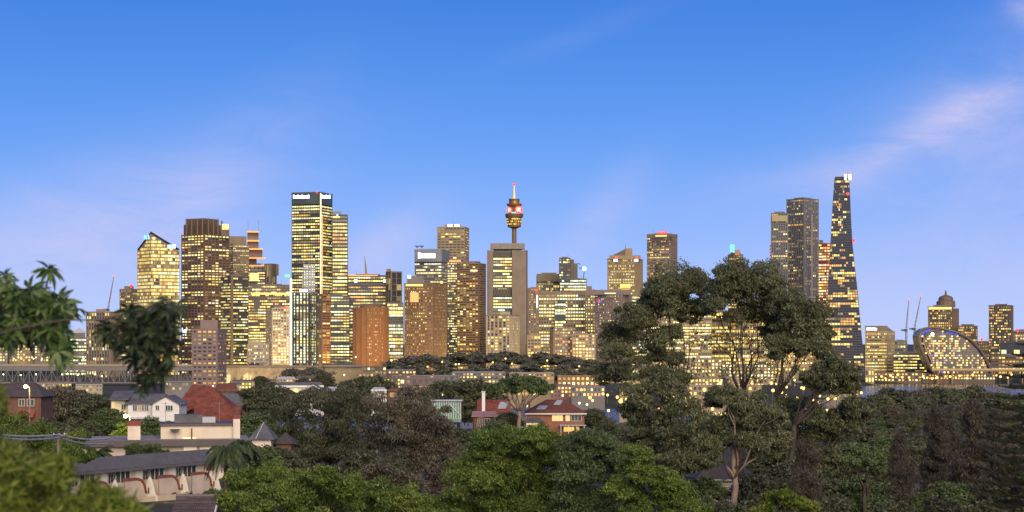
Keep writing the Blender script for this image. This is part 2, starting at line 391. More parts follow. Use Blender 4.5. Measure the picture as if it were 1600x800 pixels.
m.add(T0+[(x, y, z+1.5) for x, y, z in T0], [(0, 1, 2, 3), (7, 6, 5, 4), (0, 1, 5, 4), (1, 2, 6, 5), (2, 3, 7, 6), (3, 0, 4, 7)]); m.build('roof', M_DARK, t.root)
sign(t, 225, 234, 366, 374, 2488, L_CYAN, 3); sign(t, 262, 275, 381, 388, 2488, lit('ice_sign_light', (.35, .75, 1), 2.5), 4)
t = tower('tall brown granite tower with a notched dark crown', 284, 358, 366, 2600, xe=319, wall=M_BRN, band=mat('brown_band', (.12, .085, .06), .7), pier=mat('copper_rib', (.15, .085, .055), .6), fh=4.0, bw=6.0, sp=.42, pr=.13, pp=.9, lit=.38, row=.12, run=.7, cols=(4, 7, .5, 2, .5))
m = MB(); m.prism(plan(287, 345, 2612, 319), t.z1-1, PZ(350, 2612)); m.prism(plan(290, 342, 2616, 319), PZ(350, 2612)-1, PZ(341, 2616)); m.build('crown', M_BRN, t.root)
m = MB()
for x in (291, 299, 308, 316, 325, 333, 340): m.prism(plan(x, x+1.2, 2598+abs(x-319)*.4, None, 6), t.z1-1, PZ(340.5, 2600))
m.build('crown_rib', mat('copper_rib', (.22, .13, .08)), t.root, 'stuff')
slab(t, 'lantern_base', 345, 358.2, 358.5, 369, 2611, M_BRN, 12); slab(t, 'lit_lantern', 347, 357, 350, 358.5, 2612, L_GOLD, 8); slab(t, 'lantern_post', 345.2, 348, 345, 358, 2616, M_BRN, 5)
m = MB(); D = 2594                                          # the W mark low on the tower's left edge
for a, b in (((284.6, 512), (286.4, 524)), ((286.4, 524), (288.2, 515)), ((288.2, 515), (290, 524)), ((290, 524), (291.8, 512))):
    m.tube([(PX(a[0], D-35), D-35, PZ(a[1], D-35)), (PX(b[0], D-35), D-35, PZ(b[1], D-35))], .55, 5)
m.build('letter_sign', L_WHITE, t.root, 'stuff')
t = tower('grey-brown gridded tower with a wide flat head between brown tower and stepped tower', 352, 389, 382, 2720, xe=364, wall=M_CONC, fh=3.7, bw=3.2, sp=.42, pr=.34, lit=.3, row=.1, roofbox=[(355, 380, 374), (355, 385, 369)], **G)
t = tower('dark green glass tower with two lit faces in front of the flat-headed tower', 345, 388, 432, 2420, xe=362, wall=M_DARK, band=M_DARK, pier=M_BRN, glass='green', fh=3.9, bw=3.6, sp=.34, pr=.08, lit=.5, row=.2, run=.75, cols=(7, 4, 0, 2, 2), sides={0: {'lit': .9}})
slab(t, 'corner_shaft', 360.5, 364.5, 429, 570, 2408, M_BRN, 6)
t = tower('stepped grey tower with glowing orange ledges and twin masts', 385, 416, 414, 2850, wall=M_GREY, band=M_DARK, fh=5, bw=8, sp=.25, pr=.2, lit=.08, row=0)
for a, b, y0, y1 in ((386.5, 404, 361, 376), (386.5, 404, 375, 389), (386, 410, 388, 402), (387, 401, 401, 415)):
    slab(t, 'upper_stage', a, b, y0+.6, y1, 2856, M_GREY if y0 < 395 else M_DARK, 14)
for a, b, y in ((386, 405, 361), (386, 405, 375), (385.5, 411, 388), (385, 415, 402), (385, 416, 414)):
    slab(t, 'ledge_light', a, b, y, y+1.8, 2846, L_ORANGE, 22)
m = MB()
for x in (387.5, 404): m.tube([(PX(x, 2850), 2850, PZ(364, 2850)), (PX(x, 2850), 2850, PZ(344, 2850))], .4, 5)
m.build('mast', M_STEEL, t.root, 'stuff')
t = tower('plain concrete shaft standing right of the stepped tower', 413, 432, 412, 2790, xe=424, wall=M_CONC, fh=9, bw=5, sp=.05, pr=.5, lit=.03, row=0, roofbox=[(431, 435.5, 430)])
t = tower('dim office block with a golden lit panel under the stepped tower', 387, 414, 424, 2700, wall=M_BRN, band=M_DARK, fh=4, bw=3.5, sp=.4, pr=.15, lit=.5, row=.2, **Yl)
slab(t, 'lit_panel', 390, 404, 427, 439, 2690, W_WARM, 1)
t = tower('broad office block glowing with long yellow floors left of the tallest glass tower', 388, 453, 445, 2560, wall=M_BRN, band=M_BRN, pier=M_DARK, fh=4.3, bw=3.4, sp=.38, pr=.07, lit=.62, row=.5, run=.85, **Yl)
slab(t, 'roof_light', 392, 452, 457.5, 460, 2548, L_GOLD, 1)
t = tower('low white building of small arched bays below the yellow office', 387, 420, 538, 2250, wall=M_PALEC, fh=3.6, bw=2.8, sp=.4, pr=.4, lit=.3, row=0, roofbox=[(388, 408, 533)], **G)
t = tower('pale apartment tower with lit balcony columns beside the white light strip', 416, 452, 481, 2330, xe=425, wall=M_CONC, band=M_PALEC, fh=3.3, bw=5.5, sp=.3, pr=.25, lit=.75, row=.1, run=.2, cols=(3, 7, 0, 3, 3), sides={3: {'lit': .05}})
sign(t, 439, 450, 479.5, 482.5, 2325, L_RED, 4)
# -- the tall glass pair
t = tower('tallest glass office tower with two white signs on its dark head', 456, 519, 301, 2700, xe=500, z0=7, wall=M_DGLS, band=M_DARK, pier=M_DARK, glass='green', fh=4.3, bw=3.7, sp=.36, pr=.1, lit=.72, row=.5, dark=.1, run=.88, cols=(6, 6, 1, 2, .8))
m = MB(); m.prism(inset(plan(456, 519, 2697, 500), 1.012), PZ(319, 2700), PZ(300, 2700)); m.build('dark_head', mat('dark_green_cladding', (.05, .065, .062), .4), t.root)
sign(t, 458, 484, 304.5, 310, 2686, L_WHITE, 8, 3); sign(t, 503, 517, 304.5, 310, 2690, L_WHITE, 5, 4)
beacon(t, 495, 300, 2690, r=2)
slab(t, 'light_strip', 500.2, 502, 302, 462, 2688, lit('lift_light', (1, .75, .35), 2), 2); slab(t, 'shaft_edge', 503.2, 504.4, 336, 462, 2688, L_ORANGE, 2)
t = tower('lower glass shoulder tower joined to the tallest tower', 519.2, 543, 336, 2712, xe=519.4, wall=M_DGLS, band=M_DARK, pier=M_DARK, glass='green', fh=4.3, bw=3.7, sp=.36, pr=.1, lit=.7, row=.55, run=.88, roofbox=[(519.5, 533, 330)], **Yl)
slab(t, 'blue_light', 525.5, 528.5, 334.5, 337.5, 2700, L_CYAN, 1)
t = tower('glass tower base with wide bright floors right of the orange apartments', 503, 546, 462, 2640, wall=M_DGLS, band=M_DARK, pier=M_DARK, glass='green', fh=4.3, bw=4.2, sp=.4, pr=.08, lit=.6, row=.45, run=.9, **PL)
t = tower('steel framed tower dotted with white work lights in front of the tallest tower', 457, 496, 456, 2360, xe=484, wall=M_STEEL, band=M_STEEL, pier=M_DARK, glass='green', fh=3.3, bw=4.6, sp=.3, pr=.35, lit=.85, row=.2, run=.05, cols=(1, 4, 0, 2, 8))
for a, b, y in ((475, 492, 414), (472, 486, 428)): slab(t, 'upper_frame', a, b, y, 457, 2372, M_STEEL, 14)
m = MB(); rng = random.Random(5)
for y in range(416, 456, 4):
    for x in (476, 480, 484, 488, 491): m.ball((PX(x, 2364), 2364, PZ(y+rng.random(), 2364)), .55, 5)
m.build('work_lamp', lit('work_light', (.95, 1, .8), 2), t.root, 'stuff')
m = MB()
for y in (421, 437, 449): m.tube([(PX(473, 2363), 2363, PZ(y, 2363)), (PX(492.5, 2363), 2363, PZ(y-1, 2363))], .5, 4)
for x in (474, 483, 492): m.tube([(PX(x, 2363), 2363, PZ(457, 2363)), (PX(x, 2363), 2363, PZ(406, 2363))], .45, 4)
m.build('scaffold', M_STEEL, t.root, 'stuff')
sign(t, 468, 481, 452, 456, 2350, L_WHITE, 3, 2)
t = thing('light_mast', 'slender mast of white lights with a green sign on top', 'mast', (PX(454.5, 2340), 2340, 7))
q = Tower(); q.root = t; slab(q, 'shaft', 452.5, 456.5, 434, 572, 2340, M_PALEC, 3)
m = MB()
for y in range(437, 570, 3): m.ball((PX(454.5, 2338), 2338, PZ(y, 2338)), 1.35, 5)
m.build('lamp', lit('work_light', (.95, 1, .8), 2), t, 'stuff')
slab(q, 'sign', 445, 453, 429, 433, 2340, L_GREEN, 1.5)
t = tower('narrow apartment tower with orange lit balcony slabs', 495, 516, 461, 2320, xe=503, wall=M_ORB, band=M_ORB, pier=M_BRN, fh=3.3, bw=9, sp=.35, pr=.1, pb=1.6, lit=.3, row=0, sides={3: {'sp': 0, 'lit': 0}}, **OR)
# -- middle
t = tower('wide office block with yellow floors and an orange roof line right of the tallest tower', 544, 606, 431, 2680, wall=M_BRN, band=M_DARK, pier=M_DARK, fh=4.2, bw=3.6, sp=.36, pr=.08, lit=.68, row=.5, run=.88, **Yl)
slab(t, 'roof_light', 544, 590, 429.5, 431, 2668, L_ORANGE, 2)
for x in (556, 601.5): slab(t, 'floodlight', x-2.5, x+2.5, 437, 441, 2666, L_WHITE, 1)
m = MB(); m.tube([(PX(572.5, 2675), 2675, PZ(431, 2675)), (PX(571, 2675), 2675, PZ(414, 2675)), (PX(569.6, 2675), 2675, PZ(400, 2675))], [1.9, 1.2, .25], 6); m.build('spire', M_TAN, t.root)
t = tower('blank concrete shaft between the spired office and the hotel', 603, 628, 424, 2640, xe=611, wall=M_CONC, fh=8, bw=9, sp=.05, pr=.1, lit=.0, row=0, sides={3: {'lit': 4}}, roofbox=[(604, 611, 420)])
a = math.radians(200); cxx, cyy, R = PX(577, 2320), 2345, 28*2320/F
arc = [(cxx+R*math.cos(math.radians(x)), cyy+R*.8*math.sin(math.radians(x))) for x in range(180, 541, 20)][:-1]
t = tower('round-fronted orange-lit brick tower with a grid of small windows', 550, 606, 481, 2320, poly=arc, wall=M_ORB, band=M_ORB, pier=M_ORB, fh=3.4, bw=3.0, sp=.42, pr=.36, lit=.45, row=0, run=.1, faces=[4, 5, 6, 7, 8, 9], seed=4, cols=(4, 4, 3, 2, .3))
slab(t, 'roof_drum', 563, 594, 474, 482, 2340, M_BRN, 20)
m = MB()
for i in range(0, 5):
    p, q2 = arc[i], arc[i+1]; m.tube([(p[0], p[1]-.3, 7), (p[0], p[1]-.3, t.z1)], .8, 5)
m.build('buttress', M_BRN, t.root, 'stuff')
t = tower('narrow green glass block right of the round orange tower', 605, 630, 473, 2460, wall=M_DARK, glass='green', band=M_GREY, fh=4, bw=3.5, sp=.34, pr=.1, lit=.6, row=.3, run=.8, cols=(3, 6, 1, 2, 4))
slab(t, 'roof_light', 605, 629, 487, 490, 2450, L_GOLD, 1)
t = tower('brown hotel tower gridded with small orange windows and a glowing roof edge', 632, 698, 443, 2360, xe=677, wall=M_BRN, band=mat('brown_panel', (.15, .10, .062), .8), pier=mat('brown_panel', (.15, .10, .062), .8), fh=3.2, bw=2.9, sp=.4, pr=.36, lit=.36, row=.03, run=.12, cols=(3, 1, 6, 1, 0))
slab(t, 'roof_light', 634, 661, 444, 447, 2345, L_GOLD, 1); slab(t, 'lit_panel', 641, 654, 457, 472, 2347, W_ORNG, 1)
slab(t, 'floodlight', 637, 642, 430, 435, 2360, L_WHITE, 1); slab(t, 'plant_room', 636, 662, 431, 443, 2372, M_GREY, 12)
m = MB(); m.ball((PX(690, 2355), 2355, PZ(441, 2355)), 1.8); m.build('roof_lamp', L_GOLD, t.root)
t = tower('grey office tower with a white sign and roof dishes behind the brown hotel', 648, 702, 391, 2620, xe=690, wall=M_GREY, band=M_GREY, fh=3.9, bw=3.3, sp=.42, pr=.15, lit=.5, row=.25, run=.8, **PL)
m = MB(); m.prism(inset(plan(648, 702, 2616, 690), 1.012), PZ(409, 2620), PZ(389.5, 2620)); m.build('blank_head', mat('grey_cladding', (.15, .155, .17), .6), t.root)
slab(t, 'sign', 656, 680, 396, 403, 2600, L_WHITE, 1); slab(t, 'sign_mark', 653, 657, 394, 404, 2601, lit('violet_sign_light', (.7, .5, 1), 2), 1)
m = MB()
for x in (652, 659): m.lathe(PX(x, 2630), 2630, [(.4, PZ(390, 2630)), (.4, PZ(387, 2630)), (3.2, PZ(384.5, 2630)), (3.4, PZ(384, 2630))], 10)
m.build('dish', M_STEEL, t.root, 'stuff')
t = tower('sandy concrete tower with floodlit roof plant at the centre left', 683, 732.5, 355, 2920, xe=726, wall=M_TAN, fh=4, bw=9, sp=.5, pr=.2, lit=.3, row=.05, run=.5, cols=(4, 3, 0, 5, .3), roofbox=[(695, 720, 350.5)])
for x in (703, 714): slab(t, 'floodlight', x-3.5, x+4, 350.5, 354, 2905, L_WHITE, 1)
t = tower('slim brown block with an orange strip on its roof edge', 699, 722, 409, 2520, wall=M_BRN, band=M_CONC, fh=3.4, bw=3.6, sp=.4, pr=.3, lit=.6, row=.05, run=.3, **PL)
slab(t, 'roof_light', 702, 720, 406.5, 409, 2510, L_ORANGE, 1)
t = tower('brown apartment tower ringed with balcony bands left of the concrete slab tower', 714, 758, 411, 2450, xe=748, wall=M_BRN, band=mat('balcony_band', (.17, .11, .07), .8), pier=M_BRN, fh=3.2, bw=5, sp=.34, pr=.22, pb=1.4, pp=1.0, lit=.3, row=.03, run=.3, **G)
slab(t, 'roof_light', 735, 746, 421.5, 424, 2436, W_PALE, 1)
# slab tower under the observation tower
r = thing('office_tower', 'slab tower of two blank concrete pylons clasping dark glass', 'building', (PX(792, 2500), 2515, 7))
q = Tower(); q.root = r; q.w, q.b, q.p = MB(), MB(), MB()
slab(q, 'pylon', 761, 770.5, 391, 575, 2500, M_CONC, 30); slab(q, 'pylon', 800, 821, 391, 575, 2498, M_CONC, 32); slab(q, 'pylon_edge', 821.2, 824.5, 391, 575, 2504, M_BRN, 26)
gp = plan(770.5, 800, 2506, None, 22); m = MB(); m.prism(gp, 0, PZ(392, 2506)); m.build('wall', M_DGLS, r)
facade(q, gp, 7, PZ(403, 2506), fh=4.0, bw=3.1, sp=.4, pr=.1, lit=.62, row=.4, run=.85, seed=9, faces=[0], **PL)
q.w.build('window_grid', WING, r, 'stuff'); q.b.build('floor_band', M_DARK, r, 'stuff'); q.p.build('pier', M_DARK, r, 'stuff')
m = MB()
for ya, yb in ((393, 402), (452, 463)):
    slab(q, 'plant_floor', 771, 799.5, ya, yb, 2503.5, M_DARK, 2)
    for i in range(6):
        a, b = 771+i*4.75, 771+(i+1)*4.75
        for u, v in ((ya, yb), (yb, ya)): m.tube([(PX(a, 2503), 2503, PZ(u, 2503)), (PX(b, 2503), 2503, PZ(v, 2503))], .35, 4)
m.build('brace', M_CONC, r, 'stuff')
slab(q, 'roof_plant', 766, 820, 380, 389, 2508, mat('roof_box', (.19, .17, .14), .8), 18); slab(q, 'roof_neck', 771, 815, 388.8, 391.5, 2512, M_DARK, 12)
# observation tower
D = 2920; cx = PX(803.5, D); k = D/F
r = thing('observation_tower', 'golden observation tower with a turret, red signs and a lit spire', 'tower', (cx, D, 7))
def ring(name, prof, mt, n=24, parent=r, kind=None):
    m = MB(); m.lathe(cx, D, [(w*k, PZ(y, D)) for y, w in prof], n); return m.build(name, mt, parent, kind)
ring('shaft', [(575, 3.6), (352, 3.6)], mat('bronze_shaft', (.15, .09, .05), .5))
ring('collar', [(357, 4), (355, 9)], M_BRN)
GOLDM = mat('gold_cladding', (.22, .12, .04), .4, .2, .1, metal=.4)
tur = ring('turret', [(355, 10.2), (352, 10.8), (341, 12.4), (335, 13.4), (334, 13.4)], GOLDM)
m = MB(); rng = random.Random(3)
for y, w in ((351.5, 10.95), (347.5, 11.5), (343.5, 12.1)):
    for i in range(36):
        if rng.random() < .45: continue
        a0, a1 = 2*math.pi*(i+.15)/36, 2*math.pi*(i+.85)/36
        p = lambda a, yy, ww: (cx+(ww*k+.15)*math.cos(a), D+(ww*k+.15)*math.sin(a), PZ(yy, D))
        m.quad(p(a0, y, w), p(a1, y, w), p(a1, y-1.8, w+.3), p(a0, y-1.8, w+.3), rng.choice((0, 0, 1)))
m.build('window_ring', [W_WARM, W_ORNG], tur, 'stuff')
ring('turret_rim', [(339.5, 13.7), (336, 14.1), (335, 14.1)], M_BRN)
ring('upper_drum', [(334, 8), (322, 8)], M_BRN); ring('upper_deck', [(322, 11), (319, 12), (318.6, 12)], GOLDM); ring('crown_ring', [(318.6, 8.5), (314, 8), (311, 8.6)], GOLDM)
for px, w, s in ((796, 4.6, 1), (810.5, 6.2, 2)):
    m = MB(); sy = D-12*k; n = 18
    m.tube([(PX(px, sy), sy, PZ(328, sy)), (PX(px, sy), sy-1.2, PZ(328, sy))], w*k, n); o = m.build('sign', lit('red_sign_light', (1, .02, .02), 1.3), r)
    m = MB(); sy -= 1.5       # pale strokes of the mark on the red disc
    st = (((-.45, .35), (.45, .35)), ((-.35, .6), (-.3, -.5)), ((.05, .6), (.0, -.1)), ((.0, -.1), (.5, -.45)), ((.4, .55), (.2, .1)), ((-.5, -.05), (.45, .0))) if s == 2 else (((.0, .6), (-.35, -.5)), ((-.1, .1), (.3, -.5)), ((-.4, .2), (.4, .3)))
    for a, b in st: m.tube([(PX(px+a[0]*w, sy), sy, PZ(328-a[1]*w, sy)), (PX(px+b[0]*w, sy), sy, PZ(328-b[1]*w, sy))], .55, 4)
    m.build('sign_mark', lit('cream_sign_light', (1, .75, .5), 2), o, 'stuff')
slab(type('q', (), {'root': r}), 'teal_light', 799, 807, 331, 333, D-9*k, lit('teal_light', (.1, .8, .6), 1.2), 1)
m = MB()
for i in range(12):
    a = 2*math.pi*i/12; m.tube([(cx+7.6*k*math.cos(a), D+7.6*k*math.sin(a), PZ(318, D)), (cx+7.6*k*math.cos(a), D+7.6*k*math.sin(a), PZ(311, D))], .4, 4)
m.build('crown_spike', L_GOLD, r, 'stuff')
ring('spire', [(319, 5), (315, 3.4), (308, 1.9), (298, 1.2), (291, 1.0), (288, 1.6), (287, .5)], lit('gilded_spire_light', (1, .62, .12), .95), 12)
ring('beacon', [(290.5, .6), (289, 2.2), (287.5, 2.3), (286.3, .7)], L_RED, 10)
t = tower('pale apartment block in front of the slab tower with balcony columns', 760, 811, 492, 2360, xe=798, wall=M_PALEC, band=M_CONC, pier=M_PALEC, fh=3.2, bw=5.5, sp=.34, pr=.3, pp=1.0, lit=.5, row=.03, run=.15, roofbox=[(783, 797, 487)], **G)
t = tower('narrow brown block with a red beacon and white strip right of the slab tower', 825, 842, 450, 2520, wall=M_CONC, fh=3.4, bw=5, sp=.4, pr=.4, lit=.25, row=0, run=.1, **OR)
beacon(t, 838, 454, 2512, r=2.6); slab(t, 'light_strip', 838.5, 840.2, 461, 481, 2510, L_WHITE, 1)
t = tower('low yellow-lit annexe at the foot of the slab tower', 824, 845, 524, 2400, wall=M_TAN, fh=3.5, bw=4, sp=.35, pr=.3, lit=.7, row=.1, **Yl)
t = tower('ridged brown concrete block behind the pale offices', 839, 874, 428, 2840, wall=M_CONC, fh=4, bw=2.4, sp=.2, pr=.45, pp=.9, lit=.25, row=0, roofbox=[(846, 869, 426)], **G)
slab(t, 'ribbed_head', 838.6, 874.4, 428.5, 440, 2834, M_CONC, 6)
t = tower('dark glass tower with a stepped top and curved lit lower floors', 874, 891, 403, 2780, wall=M_DGLS, band=M_DARK, pier=M_DARK, fh=4, bw=3.5, sp=.3, pr=.1, lit=.12, row=0, **PL)
slab(t, 'upper_step', 890.5, 897, 405.5, 440, 2786, M_BRN, 12); slab(t, 'upper_step', 896.5, 902.5, 411.5, 440, 2788, M_DGLS, 12)
m = MB()
for x, y, z in ((903, 412, 907), (904, 418.5, 909)): m.tube([(PX(x, 2785), 2785, PZ(y, 2785)), (PX(z, 2785), 2785, PZ(y+.8, 2785))], .6, 4)
m.build('roof_arm', M_DARK, t.root, 'stuff')
m = MB(); m.ball((PX(913, 2775), 2775, PZ(420, 2775)), 3.2, 10); m.build('round_lamp', lit('aqua_lamp_light', (.55, 1, .95), 2), t.root)
m = MB(); m.tube([(PX(913, 2775), 2775, PZ(424, 2775)), (PX(911, 2775), 2775, PZ(438, 2775))], .5, 4); m.build('lamp_mast', M_DARK, t.root)
t = tower('curved glass block of bright green-yellow floors under the stepped dark tower', 875, 916, 436, 2720, wall=M_DGLS, glass='green', band=M_DARK, fh=4, bw=3.4, sp=.34, pr=.07, lit=.75, row=.5, run=.9, cols=(4, 6, 0, 2, 4))
t = tower('pale office block with green glass bays in the middle of the skyline', 841, 916, 459, 2560, wall=M_TAN, band=M_CONC, pier=M_TAN, glass='green', fh=3.9, bw=4.2, sp=.36, pr=.22, lit=.62, row=.3, run=.7, cols=(4, 6, 0, 2, 2))
slab(t, 'glass_bay', 867, 884, 470, 520, 2553, M_DGLS, 4)
q = Tower(); q.w, q.b, q.p = MB(), MB(), MB(); facade(q, plan(867, 884, 2549), PZ(520, 2549), PZ(470, 2549), fh=4, bw=3.4, sp=.34, pr=.05, lit=.6, row=.3, run=.9, faces=[0], cols=(3, 5, 0, 2, 5))
q.w.build('bay_window_grid', WING, t.root, 'stuff'); q.b.build('bay_floor_band', M_DARK, t.root, 'stuff')
slab(t, 'roof_edge', 841, 916, 455, 460, 2566, M_CONC, 14)
t = tower('brown apartment block glowing with orange windows above the wooded hill', 860, 895, 512, 2380, xe=866, wall=M_BRN, band=M_MAUVE, pier=M_CONC, fh=3.3, bw=4.5, sp=.36, pr=.3, pp=1, lit=.55, row=0, run=.2, roofbox=[(879, 887, 506)], **OR)
t = tower('low tan block with columns of pale windows above the wooded hill', 894, 930, 522, 2370, wall=M_CONC, fh=3.4, bw=4.0, sp=.36, pr=.35, lit=.6, row=.05, run=.2, roofbox=[(897, 910, 517)], **Yl)
t = tower('tan gridded block left of the mauve wall tower', 914, 935, 456, 2520, wall=M_CONC, fh=3.8, bw=3.6, sp=.38, pr=.3, lit=.7, row=.1, run=.4, roofbox=[(917, 925, 447), (926, 930, 452)], **Yl)
t = tower('mauve grey tower with scattered yellow windows below the gold crown', 929, 987, 460, 2420, xe=968, wall=M_MAUVE, fh=3.4, bw=3.6, sp=.42, pr=.42, lit=.26, row=.03, run=.25, cols=(5, 2, 5, 1, 0))
slab(t, 'upper_storey', 915, 985, 453, 460.5, 2428, M_MAUVE, 16); slab(t, 'roof_light', 945, 962, 457.5, 459, 2415, W_PALE, 1)
beacon(t, 936, 470, 2415, r=2.2); m = MB(); m.ball((PX(938.5, 2412), 2412, PZ(470.5, 2412)), 1.8); m.build('blue_lamp', L_BLUE, t.root)
slab(t, 'gold_light', 969, 985, 444, 449, 2440, L_GOLD, 8); slab(t, 'gold_head', 970.5, 983.5, 448.8, 457, 2444, lit('gold_wall_light', (1, .6, .08), .5), 8)
t = tower('stepped sandy tower with red corner beacons and a peaked plant room', 949, 1004, 404, 2740, xe=993, wall=M_TAN, fh=3.9, bw=3.4, sp=.38, pr=.34, lit=.62, row=.15, run=.4, cols=(6, 5, 1, 2, .2))
for a, b, y, dd in ((952, 1001, 399, 6), (966, 988, 394, 14), (977, 988, 388, 16)): slab(t, 'stepped_crown', a, b, y, 405, 2740+dd, M_TAN, 22)
m = MB(); m.add([(PX(957, 2750), 2750, PZ(399, 2750)), (PX(977, 2750), 2750, PZ(399, 2750)), (PX(977, 2750), 2750, PZ(389, 2750)), (PX(957, 2764), 2764, PZ(399, 2764)), (PX(977, 2764), 2764, PZ(399, 2764)), (PX(977, 2764), 2764, PZ(389, 2764))], [(0, 1, 2), (5, 4, 3), (0, 2, 5, 3), (1, 4, 5, 2)]); m.build('sloped_roof', M_BRN, t.root)
m = MB(); m.tube([(PX(977, 2750), 2750, PZ(390, 2750)), (PX(977, 2750), 2750, PZ(383, 2750))], .5, 4); m.build('mast', M_STEEL, t.root)
for x in (962, 994): slab(t, 'floodlight', x-3, x+3, 405, 408.5, 2722, L_WHITE, 1); beacon(t, x+1, 402, 2724, r=2.2)
t = tower('tall grey-brown apartment tower with a red rooftop sign', 1011, 1058, 366, 2760, xe=1048, wall=M_GREY, band=M_MAUVE, pier=M_CONC, fh=3.3, bw=3.5, sp=.4, pr=.3, lit=.36, row=.06, run=.35, cols=(6, 2, 4, 1, 0), sides={0: {'lit': .2}})
slab(t, 'parapet_band', 1010.6, 1058.4, 366, 370, 2752, M_BRN, 3)
sign(t, 1027, 1043, 361, 366, 2740, lit('red_sign_light', (1, .02, .02), 1.3), 4, 1); slab(t, 'roof_light', 1024, 1042, 367.5, 369.5, 2738, W_WARM, 1)
t = tower('low lit office between the sandy tower and the big gum tree', 985, 1020, 462, 2640, wall=M_CONC, glass='green', fh=4, bw=3.6, sp=.36, pr=.12, lit=.7, row=.3, run=.8, **PL)
slab(t, 'sign', 1004, 1015, 453, 457, 2625, lit('lime_sign_light', (.8, 1, .55), 1.8), 1)
# behind the gum trees
t = tower('glass office with pale floors seen between the left gum trunks', 1016, 1112, 478, 2480, wall=M_TAN, band=M_CONC, pier=M_TAN, glass='green', fh=4, bw=3.8, sp=.36, pr=.2, lit=.5, row=.3, run=.8, cols=(5, 6, 0, 2, 3))
sign(t, 1060, 1074, 462, 468, 2460, lit('red_sign_light', (1, .02, .02), 1.3), 3, 1)
t = tower('golden lit office seen between the trunks of the tallest gum', 1112, 1200, 486, 2440, xe=1150, wall=M_TAN, band=M_TAN, pier=M_DARK, fh=4, bw=3.6, sp=.36, pr=.2, lit=.6, row=.3, run=.8, cols=(9, 4, 3, 2, 0))
slab(t, 'roof_light', 1120, 1196, 490, 493, 2425, L_GOLD, 1)
t = tower('tan office block half hidden by the right gum crown', 1196, 1292, 512, 2520, wall=M_TAN, fh=4, bw=3.6, sp=.4, pr=.3, lit=.6, row=.2, run=.6, **Yl)
t = tower('slim tower head with a cyan lit sign above the gum crown', 1138, 1161, 398, 2760, wall=M_CONC, fh=3.6, bw=3, sp=.4, pr=.3, lit=.5, row=.1, **G)
slab(t, 'sign', 1140.5, 1147.5, 382, 394, 2750, L_CYAN, 2); slab(t, 'sign_pole', 1143, 1145, 394, 399, 2752, M_DARK, 2); slab(t, 'upper_step', 1148, 1156, 390, 399, 2756, mat('salmon_panel', (.45, .24, .14), .8), 8)
# right pair of dark towers
t = tower('dark grey residential tower with a brighter top corner beside the tapered tower', 1229, 1279, 310, 2620, xe=1256, wall=M_GREY, band=mat('grey_spandrel', (.10, .10, .11), .5), pier=mat('grey_fin', (.15, .15, .155), .5), fh=3.4, bw=3.4, sp=.34, pr=.24, lit=.15, row=.03, run=.6, cols=(5, 1, 5, 2, 0), sides={0: {'lit': .25, 'pr': .4}})
slab(t, 'corner_light', 1268, 1269.5, 335, 480, 2618, lit('corner_glow', (.9, .5, .2), .25), 1)
t = tower('lower dark grey wing standing left of the residential tower', 1205, 1231, 333, 2600, wall=M_GREY, band=mat('grey_spandrel', (.15,)*3), pier=mat('grey_fin', (.2,)*3), fh=3.4, bw=3.4, sp=.34, pr=.24, lit=.14, row=.03, run=.6, cols=(5, 1, 5, 2, 0), depth=26)
slab(t, 'lit_top_floor', 1206, 1230, 337, 346, 2597, W_DIM, .6)
m = MB()
for y in range(383, 470, 5): m.prism(plan(1202.5, 1206, 2640, None, 6), PZ(y+2.4, 2640), PZ(y, 2640))
m.build('red_edge_light', lit('red_edge', (.8, .1, .05), .5), t.root, 'stuff')
t = tower('slim lit tower with red-lit bands between the dark pair and the tapered tower', 1279, 1298, 380, 2760, xe=1291, wall=M_BRN, band=mat('red_lit_band', (.30, .06, .04), .7), fh=3.8, bw=4, sp=.34, pr=.15, lit=.85, row=.4, run=.8, roofbox=[(1280, 1286, 375)], **PL)  # red light on the tower side is painted into the band colour
# the tapered tower
D = 2450
r = thing('skyscraper', 'tapered dark glass skyscraper leaning inward, tallest at right', 'building', (PX(1322, D), D+15, 8))
lev = [(277, 1305, 1331), (300, 1303.2, 1332.5), (340, 1301, 1334.5), (380, 1299, 1337), (440, 1296, 1342), (500, 1293, 1347), (560, 1290, 1352), (600, 1288, 1356)]
def crown_poly(y):
    a = interp(y, [(l[0], l[1]) for l in lev]); b = interp(y, [(l[0], l[2]) for l in lev]); e = b-interp(y, [(277, 4.5), (380, 6), (440, 4), (600, 2)])
    kk = D/F; w1 = (e-a)*kk; w2 = (b-e)*kk
    xe, ye = PX(e, D-1), D-1
    return [(PX(a, D), D+w1*.22), (xe, ye), (PX(b, D)+.1, D+24), (PX(a, D)+6, D+30)]
body = MB(); win = MB(); fin = MB(); bandm = MB(); rng = random.Random(11)
ylev = list(np.linspace(600, 278, 82)); pl = [crown_poly(y) for y in ylev]; zl = [PZ(y, D) for y in ylev]
nv = 4
body.add([(x, y, z) for p, z in zip(pl, zl) for x, y in p], [(i*nv+k, i*nv+(k+1) % nv, (i+1)*nv+(k+1) % nv, (i+1)*nv+k) for i in range(len(pl)-1) for k in range(nv)]+[tuple(range((len(pl)-1)*nv, len(pl)*nv))])
body.build('wall', mat('tapered_glass', (.05, .053, .07), .2, .3, .05, spec=.4), r)
